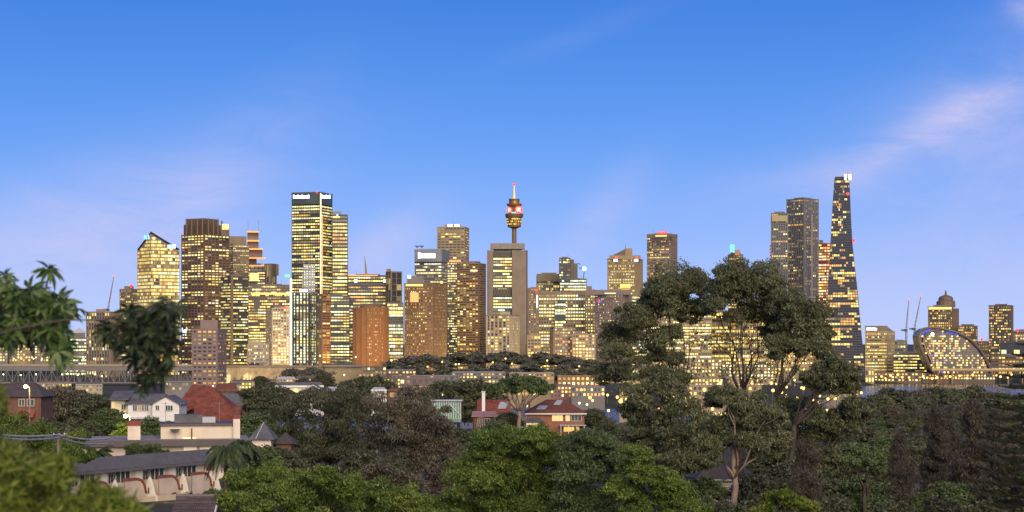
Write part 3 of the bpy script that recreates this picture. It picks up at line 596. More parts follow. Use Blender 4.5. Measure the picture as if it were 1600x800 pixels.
for i in range(len(pl)-1):
    floor = rng.random()
    for k in (0, 1):
        A0, B0, A1, B1 = pl[i][k], pl[i][k+1], pl[i+1][k], pl[i+1][k+1]
        n = 12 if k == 0 else 3
        dx, dy = B0[0]-A0[0], B0[1]-A0[1]; L = math.hypot(dx, dy); nn = (dy/L*.12, -dx/L*.12)
        run_ = 0
        for c in range(n):
            if rng.random() < .5 or c == 0:
                frac = i/len(pl); pr_ = (.6 if frac > .86 else .42 if frac < .55 else .32)*(1.6 if floor < .15 else .3 if floor > .7 else 1)
                run_ = rng.choices((1, 2, 3, 4), (6, 1, 4, 4))[0] if rng.random() < pr_ and not (.97 < frac) else 0
            u0, u1 = (c+.1)/n, (c+.9)/n
            P = lambda A, B, u: (lerp(A[0], B[0], u)+nn[0], lerp(A[1], B[1], u)+nn[1])
            lo = lerp(zl[i], zl[i+1], .25)
            if k == 1: run_ = 5 if run_ == 0 and rng.random() < .0 else run_
            a, b, c2, d2 = P(A0, B0, u0), P(A0, B0, u1), P(A1, B1, u1), P(A1, B1, u0)
            win.quad((*a, lo), (*b, lo), (*c2, zl[i+1]), (*d2, zl[i+1]), run_)
        bandm.prism([(A0[0]+nn[0]*3, A0[1]+nn[1]*3), (B0[0]+nn[0]*3, B0[1]+nn[1]*3), B0, A0], zl[i]-.05, lerp(zl[i], zl[i+1], .22))
win.build('window_grid', WIN, r, 'stuff'); bandm.build('floor_band', mat('bluish_spandrel', (.085, .085, .11), .35), r, 'stuff')
for j in range(13):
    fin.tube([(lerp(p[0][0], p[1][0], j/12), lerp(p[0][1], p[1][1], j/12)-.4, z) for p, z in zip(pl[::9], zl[::9])], .28, 4)
fin.build('fin', mat('bluish_spandrel', (.1,)*3), r, 'stuff')
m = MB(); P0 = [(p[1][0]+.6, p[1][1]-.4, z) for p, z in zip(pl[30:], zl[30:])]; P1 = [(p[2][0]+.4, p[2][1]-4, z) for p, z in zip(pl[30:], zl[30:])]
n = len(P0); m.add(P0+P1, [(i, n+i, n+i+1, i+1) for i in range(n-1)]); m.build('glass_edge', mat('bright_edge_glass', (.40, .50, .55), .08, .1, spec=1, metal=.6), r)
q = type('q', (), {'root': r})
for x in (1321, 1328): slab(q, 'roof_light', x-2, x+2, 272, 281, D-3, lit('crown_light', (1, .88, .55), 2), 3)
slab(q, 'roof_fin', 1304.6, 1321, 276, 279.5, D+6, M_DARK, 12)
beacon(q, 1325, 270.5, D, r=1.8); beacon(q, 1324.5, 302, D-6, r=2.4); beacon(q, 1334, 375.5, D-6, r=3)
# far right
t = tower('cream office block with a sloped roof corner right of the tapered tower', 1352, 1398, 519, 2520, xe=1386, wall=M_TAN, band=M_PALEC, pier=M_TAN, fh=3.9, bw=3.0, sp=.42, pr=.22, lit=.72, row=.35, run=.6, **Yl)
m = MB(); c = t.poly; z = t.z1+.3; zt = PZ(509, 2520)
m.add([(x, y, z) for x, y in c]+[(lerp(c[0][0], c[1][0], .1), lerp(c[0][1], c[1][1], .1), zt), (lerp(c[1][0], c[0][0], .75), c[1][1], zt), (c[2][0]-12, c[2][1], zt), (c[3][0], c[3][1], zt)], [(0, 1, 5, 4), (1, 2, 6, 5), (2, 3, 7, 6), (3, 0, 4, 7), (4, 5, 6, 7)]); m.build('roof', M_CONC, t.root)
sign(t, 1354, 1371, 512, 516, 2498, L_WHITE, 6, 7)
t = tower('low grey block under the cranes beside the cream office', 1397, 1416, 533, 2620, wall=M_GREY, fh=4, bw=4, sp=.4, pr=.3, lit=.35, row=.1, **G)
t = tower('long layered building with rounded terraces left of the leaf-shaped hotel', 1396, 1448, 553, 2480, wall=M_BRN, band=M_CONC, fh=4, bw=3.2, sp=.34, pr=.1, pb=1.2, lit=.75, row=.3, run=.6, **Yl)
slab(t, 'upper_terrace', 1404, 1436, 549, 553.5, 2500, M_CONC, 18)
t = tower('dark hotel tower with a domed roof and finial', 1450, 1489, 479, 2820, xe=1488.5, wall=M_BRN, band=M_BRN, fh=3.4, bw=3.6, sp=.4, pr=.34, lit=.5, row=.05, run=.3, cols=(6, 3, 3, 2, 0))
slab(t, 'rear_wing', 1488, 1498.5, 482, 575, 2840, M_BRN, 20); slab(t, 'roof_light', 1451, 1487, 480, 483.5, 2805, W_WARM, 1)
m = MB(); cx, cy, k = PX(1479, 2845), 2850, 2845/F
m.lathe(cx, cy, [(15*k, PZ(480, 2845)), (14.5*k, PZ(471, 2845)), (11.5*k, PZ(469.5, 2845)), (11.5*k, PZ(466, 2845)), (9*k, PZ(463, 2845)), (3*k, PZ(461, 2845)), (1.6*k, PZ(460, 2845)), (1.5*k, PZ(456, 2845)), (.3*k, PZ(453, 2845))], 16); m.build('dome', mat('bronze_dome', (.12, .09, .065), .6), t.root)
t = tower('lower brown hotel block with glowing columns right of the domed tower', 1497, 1527, 509, 2800, wall=M_BRN, fh=3.5, bw=3.6, sp=.3, pr=.4, lit=.55, row=.05, run=.2, **OR)
t = tower('dark apartment tower at far right with scattered gold windows', 1545, 1583, 477, 2640, xe=1580, wall=M_BRN, band=M_DARK, pier=M_BRN, fh=3.2, bw=3.3, sp=.36, pr=.3, lit=.42, row=.02, run=.25, cols=(6, 2, 3, 2, .4))
t = tower('dark low tower with a red beacon behind the leaf-shaped hotel', 1528, 1546, 534, 2860, wall=M_BRN, fh=3.5, bw=3.5, sp=.4, pr=.35, lit=.25, row=0, **G); beacon(t, 1534, 530, 2850, r=3)
t = tower('grey tower cut by the right edge of the view with a red beacon', 1583, 1612, 517, 2750, wall=M_MAUVE, fh=3.6, bw=3.6, sp=.4, pr=.3, lit=.35, row=.1, **PL); beacon(t, 1590, 516, 2735, r=3)
t = tower('long dark blank building in front of the far right tower', 1563, 1625, 535, 2560, wall=M_DARK, fh=8, bw=12, sp=.1, pr=.1, lit=.25, row=.0, **PL)
t = tower('low orange-lit podium behind the overpass at far right', 1549, 1620, 556, 2540, wall=M_BRN, fh=4, bw=6, sp=.4, pr=.3, lit=.6, row=.1, run=.3, **OR)
# the leaf-shaped hotel
D = 2400
r = thing('hotel', 'leaf-shaped glass hotel with a curled ribbon edge and blue lights', 'building', (PX(1490, D), D+14, 8))
outl = [(1460, 586), (1453, 575), (1445, 560), (1438, 546), (1434, 534), (1433, 525), (1436, 518), (1443, 513.5), (1453, 512), (1466, 513), (1480, 516), (1495, 520), (1508, 526), (1520, 535), (1531, 547), (1540, 562), (1546, 575), (1548, 586)]
def ext(name, pts2, y0, y1, mt, parent=r):
    m = MB(); n = len(pts2)
    m.add([(PX(x, D), y0, PZ(y, D)) for x, y in pts2]+[(PX(x, D), y1, PZ(y, D)) for x, y in pts2], [tuple(range(n)), tuple(range(2*n-1, n-1, -1))]+[(i, n+i, n+(i+1) % n, (i+1) % n) for i in range(n)])
    return m.build(name, mt, parent)
ext('wall', outl, D, D+28, mat('leaf_glass', (.06, .055, .06), .25, .2, .1, spec=.5))
def inside(x, y, P):
    c = False; j = len(P)-1
    for i in range(len(P)):
        if (P[i][1] > y) != (P[j][1] > y) and x < (P[j][0]-P[i][0])*(y-P[i][1])/(P[j][1]-P[i][1])+P[i][0]: c = not c
        j = i
    return c
win = MB(); ba = MB(); rng = random.Random(21)
for j in range(18):
    yb = 583-j*3.75; prev = 0
    xs = [x for x in np.arange(1434, 1550, 2.9) if inside(x-1, yb, outl) and inside(x+3.6, yb, outl) and inside(x+3, yb-3.4, outl) and inside(x-3.5, yb-2, outl)]
    for x in xs:
        pr_ = .52 if x < 1500 else .42 if yb > 555 else .13
        if yb < 526: pr_ = .12
        q0 = rng.choices((1, 2, 3, 4), (7, 2, 4, 2))[0] if rng.random() < pr_ else 0
        if x > 1450 and rng.random() < .02: q0 = 6
        win.quad((PX(x, D), D-.1, PZ(yb, D)), (PX(x+2.5, D), D-.1, PZ(yb, D)), (PX(x+2.5, D), D-.1, PZ(yb-2.5, D)), (PX(x, D), D-.1, PZ(yb-2.5, D)), q0)
    if xs: ba.box(PX(xs[0], D), PX(xs[-1]+2.6, D), D-.7, D-.02, PZ(yb+1.1, D), PZ(yb+.1, D))
win.build('window_grid', WIN+[L_BLUE], r, 'stuff'); ba.build('floor_band', M_BRN, r, 'stuff')
def ribbon(name, P, y, rad, mt):
    m = MB(); m.tube([(PX(a, D), y, PZ(b, D)) for a, b in P], rad, 6); return m.build(name, mt, r)
RIBM = mat('ribbon_metal', (.14, .115, .10), .4, .15, .1, metal=.4)
ribbon('ribbon', [(1461, 586)]+outl[1:], D-3, 1.8, RIBM)
inn = [(1467, 585), (1459, 573), (1452, 558), (1446, 545), (1443, 535), (1443, 527), (1447, 520), (1455, 516.5), (1466, 516)]
ribbon('ribbon', inn, D-4, 1.3, RIBM)
ribbon('ribbon_light', [(a-.8, b) for a, b in inn[:6]], D-5.4, .5, lit('copper_glow', (.9, .4, .12), .6))
ribbon('blue_light', [(1441, 524), (1443, 519.5), (1448, 516.5), (1454, 515)], D-2, 1.1, L_BLUE); ribbon('blue_light', [(1478, 519), (1488, 520.5), (1497, 523.5)], D-1.5, .8, L_BLUE)
m = MB(); m.ball((PX(1457, D-6), D-6, PZ(522, D-6)), 2.2, 10); m.build('floodlight', lit('flood', (1, .95, .75), 3), r)
# tower cranes
def crane(label, px, base, mid, tip, D):
    r = thing('tower_crane', label, 'crane', (PX(px, D), D, 8), 'tower cranes by the leaf-shaped hotel' if px > 1000 else None)
    m = MB(); x = PX(px, D)
    for a in (-1, 1):
        for b in (-1, 1): m.tube([(x+a, D+b, 8), (x+a, D+b, PZ(mid, D))], .28, 4)
    z = PZ(base, D)
    while z < PZ(mid, D)-3:
        m.tube([(x-1, D-1, z), (x+1, D-1, z+3)], .18, 4); m.tube([(x+1, D+1, z), (x-1, D+1, z+3)], .18, 4); z += 3
    m.build('mast', M_STEEL, r, 'stuff')
    m = MB(); p = Vector((x, D, PZ(mid, D))); q = Vector((PX(tip[0], D), D, PZ(tip[1], D))); up = Vector((1.2, 0, .2))
    m.tube([p-up*.6, q], .35, 4); m.tube([p+up*.6, q], .35, 4)
    for i in range(8): m.tube([p.lerp(q, i/8)-up*.6*(1-i/8), p.lerp(q, (i+1)/8)+up*.6*(1-(i+1)/8)], .2, 4)
    m.build('jib', mat('crane_paint', (.22, .12, .09), .6), r, 'stuff')
    m = MB(); m.box(x-3.5, x+1.5, D-1.5, D+1.5, p.z-3.2, p.z-.2); m.box(x-7, x-3.6, D-1, D+1, p.z-2.5, p.z-.6); m.build('cab', M_DARK, r)
    m = MB(); m.ball(q, 1.3); m.build('beacon', lit('jib_beacon', (1, .2, .1), 1.5), r)
    return r
crane('white-lit tower crane with an upright jib, nearer the cream office', 1416, 566, 514, (1420, 468), 2560)
crane('tower crane with a tilted jib beside the leaf-shaped hotel', 1429, 566, 512, (1439, 462), 2600)
crane('brown luffing crane jib rising behind the low finned block', 169, 560, 482, (178, 431), 2420)
for x, y in ((1416, 530), (1423, 530)):
    pass

# ------------------------------------------------------------------ bridge approach, viaduct, low-rise
def lowrise(name, label, px0, px1, ytop, ybase, D, wall, roof, lit_p=.3, fh=3.3, bw=3, gable=None, depth=10, cols=(6, 3, 3, 2, 0), chim=0, group=None):
    po = plan(px0, px1, D, None, depth); zb = PZ(ybase, D); zt = PZ(ytop, D)
    r = thing(name, label, 'building', (PX((px0+px1)/2, D), D+depth/2, zb), group)
    m = MB(); m.prism(po, zb-8, zt); m.build('wall', wall, r)
    q = Tower(); q.w, q.b, q.p = MB(), MB(), MB()
    facade(q, po, zb, zt-.3, fh=fh, bw=bw, sp=.45, pr=.45, lit=lit_p, row=0, run=.1, seed=int(px0*3+ytop), faces=[0], cols=cols, pb=.12, pp=.18)
    q.w.build('window', WIN, r, 'stuff')
    q.b.build('sill_band', wall, r, 'stuff')
    d = (po[1][0]-po[0][0], po[1][1]-po[0][1]); L = math.hypot(*d); d = (d[0]/L, d[1]/L); n = (-d[1], d[0])
    T = lambda x, y, z: (po[0][0]+d[0]*x+n[0]*y, po[0][1]+d[1]*x+n[1]*y, z)
    m = MB(T); h = gable if gable is not None else min(2.6, depth*.28); e = .4
    m.add([(-e, -e, zt), (L+e, -e, zt), (L+e, depth+e, zt), (-e, depth+e, zt), (L*.0+1.0, depth/2, zt+h), (L-1.0, depth/2, zt+h)], [(0, 1, 5, 4), (2, 3, 4, 5), (1, 2, 5), (3, 0, 4), (3, 2, 1, 0)])
    m.build('roof', roof, r)
    for i in range(chim):
        m = MB(T); x = L*(i+.5)/chim; m.box(x-.4, x+.4, depth*.4, depth*.4+.7, zt, zt+h+1.6); m.build('chimney', M_BRICK, r)
    return r
D = 1850
r = thing('bridge', 'long steel truss bridge approach with a flat roadway deck', 'bridge', (PX(100, D), D, gz(PX(100, D), D)))
x0, x1 = PX(-60, D), PX(345, D); zt, zk, zb = PZ(570, D), PZ(577, D), PZ(599, D)
m = MB(); m.box(x0, x1, D, D+22, zk, zt-1.2); m.build('deck', M_GREY, r)
m = MB(); m.box(x0, x1, D-.6, D-.1, zt-1.5, zt+.6); m.build('parapet', mat('deck_edge', (.24, .2, .15), .8), r)
m = MB(); m.box(x0, x1, D, D+1, zk-1.4, zk-.05); m.box(x0, x1, D, D+1, zb, zb+1.1); m.box(x0, x1, D+20, D+21, zb, zb+1.1); m.build('chord', M_GREY, r, 'stuff')
m = MB(); n = 46; w = (x1-x0)/n
for i in range(n):
    a = x0+i*w; m.box(a-.3, a+.3, D+.1, D+.8, zb+1.1, zk-1.4)
    u, v = (zb+.8, zk-1) if i % 2 else (zk-1, zb+.8)
    m.tube([(a, D+.4, u), (a+w, D+.4, v)], .38, 4); m.tube([(a, D+20.4, u), (a+w, D+20.4, v)], .38, 4)
m.build('web_member', M_GREY, r, 'stuff')
for px in (-20, 55, 130, 215, 300):
    m = MB(); x = PX(px, D); m.box(x-3, x+3, D-.8, D+23, 0, zb-.03); m.build('pier', M_SAND, r)
r = thing('viaduct', 'lit sandstone viaduct with round arches carrying the bridge approach', 'viaduct', (PX(430, D), D, gz(PX(430, D), D)))
def arched_wall(mb, xa, xb, y0, y1, z0, z1, arches, mi=0):
    cur = xa
    for (c, w, zs) in arches:
        mb.box(cur, c-w, y0, y1, z0, z1, mi); N = 10
        P = [(c+w*math.cos(math.pi*i/N), zs+w*math.sin(math.pi*i/N)) for i in range(N+1)]
        for (a, b), (a2, b2) in zip(P, P[1:]):
            mb.add([(a, y0, b), (a2, y0, b2), (a2, y0, z1), (a, y0, z1), (a, y1, b), (a2, y1, b2), (a2, y1, z1), (a, y1, z1)], [(0, 3, 2, 1)[::-1], (4, 7, 6, 5), (0, 1, 5, 4), (2, 3, 7, 6)], mi)
        cur = c+w
    mb.box(cur, xb, y0, y1, z0, z1, mi)
m = MB(); kk = D/F
arched_wall(m, PX(345.3, D), PX(506, D), D, D+20, 0, PZ(574, D), [(PX(356, D), 6*kk, PZ(590, D)), (PX(385, D), 8*kk, PZ(591, D))])
m.build('wall', M_SAND, r)
m = MB(); m.box(PX(345.3, D), PX(505, D), D-.9, D+21, PZ(573.9, D), PZ(571, D)); m.build('deck', M_CONC, r)
m = MB(); m.box(PX(346, D), PX(400, D), D+12, D+12.4, 2, PZ(582, D)); m.build('lit_passage', lit('passage_glow', (1, .8, .35), .9), r)
m = MB(); rng = random.Random(2)
for i in range(17): x = PX(352+i*9.3, D); m.box(x-.6, x+.6, D-.35, D-.02, 2, PZ(574.4, D))
m.build('pilaster', M_SAND, r, 'stuff')
r = thing('stone_abutment', 'square sandstone bridge abutment lit from below at the viaduct end', 'building', (PX(535, 1830), 1830, 10))
q = type('q', (), {'root': r}); slab(q, 'wall', 507, 566, 573, 620, 1826, mat('dim_sandstone', (.16, .135, .095), .9, .25, .3, .3), 26); slab(q, 'cornice', 505.5, 567.5, 570.5, 573, 1823, M_GREY, 30); slab(q, 'roof_house', 522, 552, 567.5, 570.5, 1832, M_DARK, 16)
# harbourside apartment tower before the viaduct
t = tower('pinkish apartment tower with dark corner windows standing before the viaduct', 300, 353, 514, 1500, xe=340, z0=10, wall=mat('pink_render', (.165, .125, .118), .85, .12, .1), band=mat('pink_render', (1,)*3), fh=3.1, bw=4.2, sp=.4, pr=.3, pb=.5, pp=.35, lit=.27, row=.03, run=.4, name='apartment_tower', roofbox=[(313, 340, 500)], cols=(5, 2, 5, 1, .5))
# terraces and houses of the far shore
rows = [('two-storey terrace row with slate roof under the second arch', 362, 398, 598, 609, 1600, M_TAN, M_SLATE, 4), ('sandy terrace row beside the apartment tower with round gables', 354, 378, 603, 613, 1540, M_PALEC, M_SLATE, 2),
        ('cream terrace row before the viaduct wall', 398, 432, 597, 607, 1640, M_TAN, M_SLATE, 4), ('white balconied terrace left of the abutment', 432, 462, 593, 602, 1600, M_PALEC, M_TIN, 3),
        ('brick terrace row with grey roof before the abutment trees', 462, 506, 592, 604, 1640, M_BRICK, M_SLATE, 4), ('pale terrace seen under the truss bridge', 118, 160, 602, 613, 1500, M_PALEC, M_SLATE, 4),
        ('terrace with lit attic windows behind the left street lamp', 60, 112, 600, 612, 1540, M_TAN, M_SLATE, 4), ('grey terrace roofs right of the hanging foliage', 258, 300, 598, 612, 1480, M_GREY, M_SLATE, 3)]
for lb, a, b, yt, yb, D_, w, rf, ch in rows: lowrise('terrace_row', lb, a, b, yt, yb, D_, w, rf, .45, 3, 2.6, 2.4, 9, chim=ch, group='terraces on the far shore')
lowrise('warehouse', 'mauve brick warehouse with dark upright bays left of centre', 624, 690, 593, 613, 1500, mat('mauve_brick', (.13, .095, .095), .9), M_TIN, .2, 4, 4.5, 1.2, 20)
lowrise('apartment_block', 'small block with bright yellow windows left of the mauve warehouse', 598, 626, 592, 614, 1480, M_BRN, M_SLATE, .8, 3, 2.8, .6, 12)
lowrise('long_shed', 'long low grey roofed shed beyond the mauve warehouse', 612, 708, 588, 594, 1620, M_GREY, M_SLATE, .3, 3.3, 4, 1.2, 14)
lowrise('brick_building', 'tan brick building with three rows of warm windows before the wooded hill', 871, 936, 589, 612, 1560, mat('tan_brick', (.2, .12, .075), .9), M_SLATE, .85, 3.6, 3.6, 1.0, 14, cols=(5, 4, 4, 1, 0))
lowrise('terrace_row', 'pink and white terrace with lit windows under the tan brick building', 860, 893, 604, 622, 1300, mat('pink_brick', (.19, .11, .095), .9), M_SLATE, .55, 3, 2.6, 1.6, 9, chim=2, group='terraces on the far shore')
lowrise('terrace_row', 'grey terrace with many lights right of the pink terrace', 893, 945, 606, 622, 1280, M_GREY, M_TIN, .6, 3, 2.4, 1.2, 9, chim=3, group='terraces on the far shore')
lowrise('terrace_row', 'pale shopfront row glowing behind the umbrella-shaped tree', 778, 862, 606, 620, 1340, M_TAN, M_SLATE, .65, 3, 2.6, 1.4, 9, chim=4, group='terraces on the far shore')
lowrise('terrace_row', 'grey-roofed row below the wooded hill and right of the shed', 716, 780, 594, 604, 1450, M_CONC, M_SLATE, .45, 3, 2.8, 1.6, 9, chim=3, group='terraces on the far shore')
lowrise('wharf_shed', 'golden lit waterfront shed seen through the left gum', 968, 1010, 612, 640, 1180, M_TAN, M_TIN, .75, 3.4, 3, 1.2, 14, cols=(6, 2, 6, 1, 0))
lowrise('wharf_shed', 'long waterfront building with warm bays behind the gum trunks', 1040, 1190, 604, 628, 1250, M_TAN, M_TIN, .6, 3.6, 3, 1.2, 16, cols=(6, 2, 6, 1, 0))
lowrise('wharf_shed', 'pale roofed pavilion in light below the waterfront building', 1094, 1148, 643, 652, 1000, M_PALEC, M_TIN, .9, 2.6, 3, .8, 8)
lowrise('bar_pavilion', 'lit stone pavilion at the foot of the tapered tower', 1352, 1366, 579, 612, 2300, M_SAND, M_TIN, 1.0, 9, 4, .5, 12, cols=(9, 3, 0, 0, 0))
lowrise('waterfront_hall', 'dim waterfront hall beneath the cream office', 1366, 1440, 583, 597, 2350, M_BRN, M_TIN, .7, 3.6, 4, .8, 14, cols=(6, 2, 6, 1, 0))
lowrise('waterfront_hall', 'warm lit promenade hall beneath the leaf-shaped hotel', 1442, 1555, 585, 594, 2352, M_BRN, M_DARK, .8, 3.4, 3.4, .4, 10, cols=(6, 3, 6, 1, .5))
for lb, a, b, yt, yb, D_, w, c in (('long low city block at the waterfront behind the left gum', 940, 1030, 572, 596, 2250, M_CONC, 4), ('waterfront block glowing between the gum trunks', 1030, 1128, 562, 600, 2230, M_TAN, 5), ('waterfront block of warm floors right of the central trunk', 1128, 1215, 570, 600, 2220, M_CONC, 6), ('low waterfront block left of the tapered tower', 1215, 1292, 575, 604, 2230, M_TAN, 5)):
    lowrise('office_block', lb, a, b, yt, yb, D_, w, M_TIN, .7, 4, 4, .6, 16, cols=(6, c, 3, 1, 0))
for lb, a, b, yt, yb, D_, w, c in (('finger wharf shed with lit bays below the glowing waterfront blocks, left end', 936, 1030, 594, 606, 1900, M_TAN, 5), ('finger wharf shed below the glowing waterfront blocks, between the trunks', 1036, 1130, 592, 606, 1880, M_CONC, 5), ('finger wharf shed right of the central gum trunk', 1136, 1236, 594, 606, 1900, M_TAN, 4), ('wharf shed left of the foot of the tapered tower', 1242, 1340, 592, 604, 2000, M_CONC, 5),
                             ('dim brick row at the foot of the wooded hill, left end', 590, 650, 580, 590, 1820, M_BRICK, 2), ('grey row at the foot of the wooded hill beneath the slab tower', 706, 790, 583, 593, 1800, M_GREY, 2), ('tan row at the foot of the wooded hill behind the umbrella tree', 796, 866, 584, 595, 1780, M_TAN, 3)):
    lowrise('wharf_shed' if a > 900 else 'terrace_row', lb, a, b, yt, yb, D_, w, M_TIN, .65 if a > 900 else .4, 3.6, 3.4, 1.4, 14, cols=(6, c, 4, 1, 0))
for lb, a, b, yt, yb, D_, w, c in (('low grey city block behind the near left branch', -40, 12, 534, 566, 2520, M_GREY, 5), ('tan city block with lit rows behind the near left branch', 14, 52, 526, 566, 2560, M_TAN, 4), ('brown city block left of the grey gabled building', 54, 98, 531, 566, 2540, M_CONC, 6),
                             ('dim stepped building right of the stone abutment', 567, 604, 574, 600, 1800, M_BRN, 3), ('low annexe with a bright eave right of the stone abutment', 560, 596, 584, 606, 1700, M_CONC, 3)):
    lowrise('office_block', lb, a, b, yt, yb, D_, w, M_SLATE, .5, 3.8, 3.6, .8, 14, cols=(6, c, 3, 1, 1))
r = thing('overpass', 'concrete motorway overpass in front of the leaf-shaped hotel', 'bridge', (PX(1530, 2342), 2342, 8))
m = MB(); m.box(PX(1455, 2342), PX(1640, 2342), 2338, 2347, PZ(580, 2342), PZ(577.4, 2342)); m.build('deck', M_TAN, r)
m = MB(); m.box(PX(1455, 2342), PX(1640, 2342), 2337.4, 2337.9, PZ(577.5, 2342), PZ(576, 2342)); m.build('guard_rail', L_ORANGE if False else mat('rail_paint', (.5, .36, .2), .6), r)
for px in range(1465, 1640, 22):
    m = MB(); x = PX(px, 2342); m.box(x-.8, x+.8, 2340, 2345, -4, PZ(580.05, 2342)); m.build('pier', M_CONC, r)

# ------------------------------------------------------------------ street lamps
def make_lamp(name='street_lamp', h=8.0, rball=.55, mt=None):
    r = thing(name, '', 'street lamp', (0, 0, 0)); m = MB()
    m.tube([(0, 0, 0), (0, 0, h-.6), (.0, -.5, h-.1), (0, -1.2, h)], [.12, .1, .08, .07], 6); m.build('pole', M_STEEL, r)
    m = MB(); m.ball((0, -1.3, h-rball*.6), rball, 8); m.build('lamp_head', mt or L_LAMP, r)
    return r
def dup(o, loc, label, group=None, s=1):
    r = o.copy(); COL.objects.link(r); r.location = loc; r['label'] = label; r.scale = (s,)*3
    if group: r['group'] = group
    for c in o.children:
        d = c.copy(); COL.objects.link(d); d.parent = r
    return r
L0 = make_lamp(); used = [False]
L1 = make_lamp('street_lamp', 8, 1.0, lit('amber_lamp_light', (1, .55, .12), 3)); used1 = [False]
def lamp(px, py, D, label, group, s=1, proto=L0, flag=used, floor=None):
    x = PX(px, D); z = PZ(py, D)-7.6*s
    if not flag[0]:
        flag[0] = True; proto.location = (x, D, z); proto['label'] = label; proto['group'] = group; proto.scale = (s,)*3; return proto
    return dup(proto, (x, D, z), label, group, s)
for px in (22, 34, 53, 66, 84, 97, 113, 131, 147, 160, 190, 210, 262, 282, 322, 398, 430, 468, 492):
    lamp(px, 560.5, 1856, 'yellow street lamp standing on the bridge approach deck', 'street lamps along the bridge approach', 1.05)
rng = random.Random(8)
for px, py in ((6, 585), (33, 586), (57, 585), (98, 585), (106, 584), (122, 586), (149, 585), (160, 588)):
    lamp(px, py, 1700, 'street lamp glowing behind the bridge truss', 'street lamps under the truss bridge', 1.2)
for px in range(1358, 1600, 9):
    lamp(px+rng.uniform(-3, 3), 587+rng.uniform(-3, 5), 2344-rng.uniform(0, 6), 'amber lamp along the harbour promenade at right', 'amber lamps along the harbour promenade', 1.0+rng.random()*.5, L1, used1)
for px in range(905, 1345, 12):
    lamp(px+rng.uniform(-5, 5), 612+rng.uniform(-8, 14), 1240-rng.uniform(0, 80), 'amber lamp on the far shore road behind the gum trees', 'amber lamps behind the gum trees', .75+rng.random()*.4, L1, used1)
for px in range(940, 1345, 10):
    lamp(px+rng.uniform(-5, 5), 598+rng.uniform(-5, 9), 1860, 'amber lamp on the wharf edge behind the gum trees', 'amber lamps on the wharf edge', 1.0+rng.random()*.5, L1, used1)
for px in range(950, 1330, 15):
    lamp(px+rng.uniform(-7, 7), 634+rng.uniform(-10, 14), 860-rng.uniform(0, 160), 'amber lamp on the slope road below the gum crowns', 'amber lamps on the slope road', .55+rng.random()*.3, L1, used1)
for px in range(1240, 1345, 8):
    lamp(px+rng.uniform(-3, 3), 606+rng.uniform(-4, 4)-(px-1240)*-.04, 1900, 'amber lamp on the waterfront below the tapered tower', 'amber lamps below the tapered tower', 1.1+rng.random()*.4, L1, used1)
for px, py in ((612, 563), (640, 571), (668, 573), (677, 586), (691, 565), (712, 569), (740, 574), (770, 566), (800, 568), (822, 573), (845, 573), (874, 571), (905, 572), (790, 560), (855, 563), (760, 577), (702, 583)):
    lamp(px, py, 1960, 'small lamp glowing among the trees of the wooded hill', 'lamps on the wooded hill', .9, L1, used1)
for px, py, D_, lb in ((517, 585, 1800, 'bright lamp at the left foot of the stone abutment'), (538, 586, 1800, 'bright lamp at the right foot of the stone abutment'), (717, 569, 1950, 'white lamp on the hill below the brown apartment tower'), (556, 558, 2250, 'lamp beside the round orange tower'),
                       (500, 556, 2250, 'lamp at the foot of the orange balcony apartments'), (345, 602, 1470, 'lamp at the right foot of the pink apartment tower'), (333, 603, 1470, 'lamp at the front of the pink apartment tower'), (630, 558, 2200, 'lamp at the foot of the brown hotel tower'),
                       (823, 634, 640, 'lamp beside the brick house with the hip roof'), (905, 630, 700, 'bright lamp right of the brick hip roof'), (917, 632, 720, 'second bright lamp right of the brick hip roof'), (692, 617, 900, 'lamp among dark trees left of the umbrella tree'), (708, 620, 900, 'lamp just left of the white chimney stack'), (836, 613, 1200, 'lamp behind the umbrella-shaped tree')):
    lamp(px, py, D_, lb, None, 1.25*max(.55, D_/1900))
def point(px, py, D, e, col=(1, .7, .32), r=1.0):
    l = bpy.data.lights.new('lamp_light', 'POINT'); o = bpy.data.objects.new('lamp_light', l); COL.objects.link(o)
    o.location = (PX(px, D), D, PZ(py, D)); l.energy = e; l.color = col; l.shadow_soft_size = r
point(528, 586, 1806, 9e3); point(420, 588, 1830, 4e3); point(470, 588, 1830, 3e3); point(384, 590, 1838, 6e3)
for px_, d_, e_ in ((230, 2420, 1.2e5), (330, 2380, 1.2e5), (420, 2280, 1.2e5), (470, 2290, 1.2e5), (620, 2400, 1e5), (735, 2380, 1.2e5), (850, 2330, 1.4e5), (920, 2330, 1.2e5), (1060, 2400, 1.4e5), (1150, 2380, 1.6e5), (1240, 2480, 1.2e5)): point(px_, 556, d_, e_*.45, (1, .66, .26), 3)
point(560, 555, 2285, 4.5e4, (1, .5, .15), 3); point(505, 540, 2290, 5e4, (1, .48, .12), 3); point(600, 552, 2285, 2.5e4, (1, .5, .15), 3); point(665, 552, 2300, 1e5, (1, .55, .2), 3)

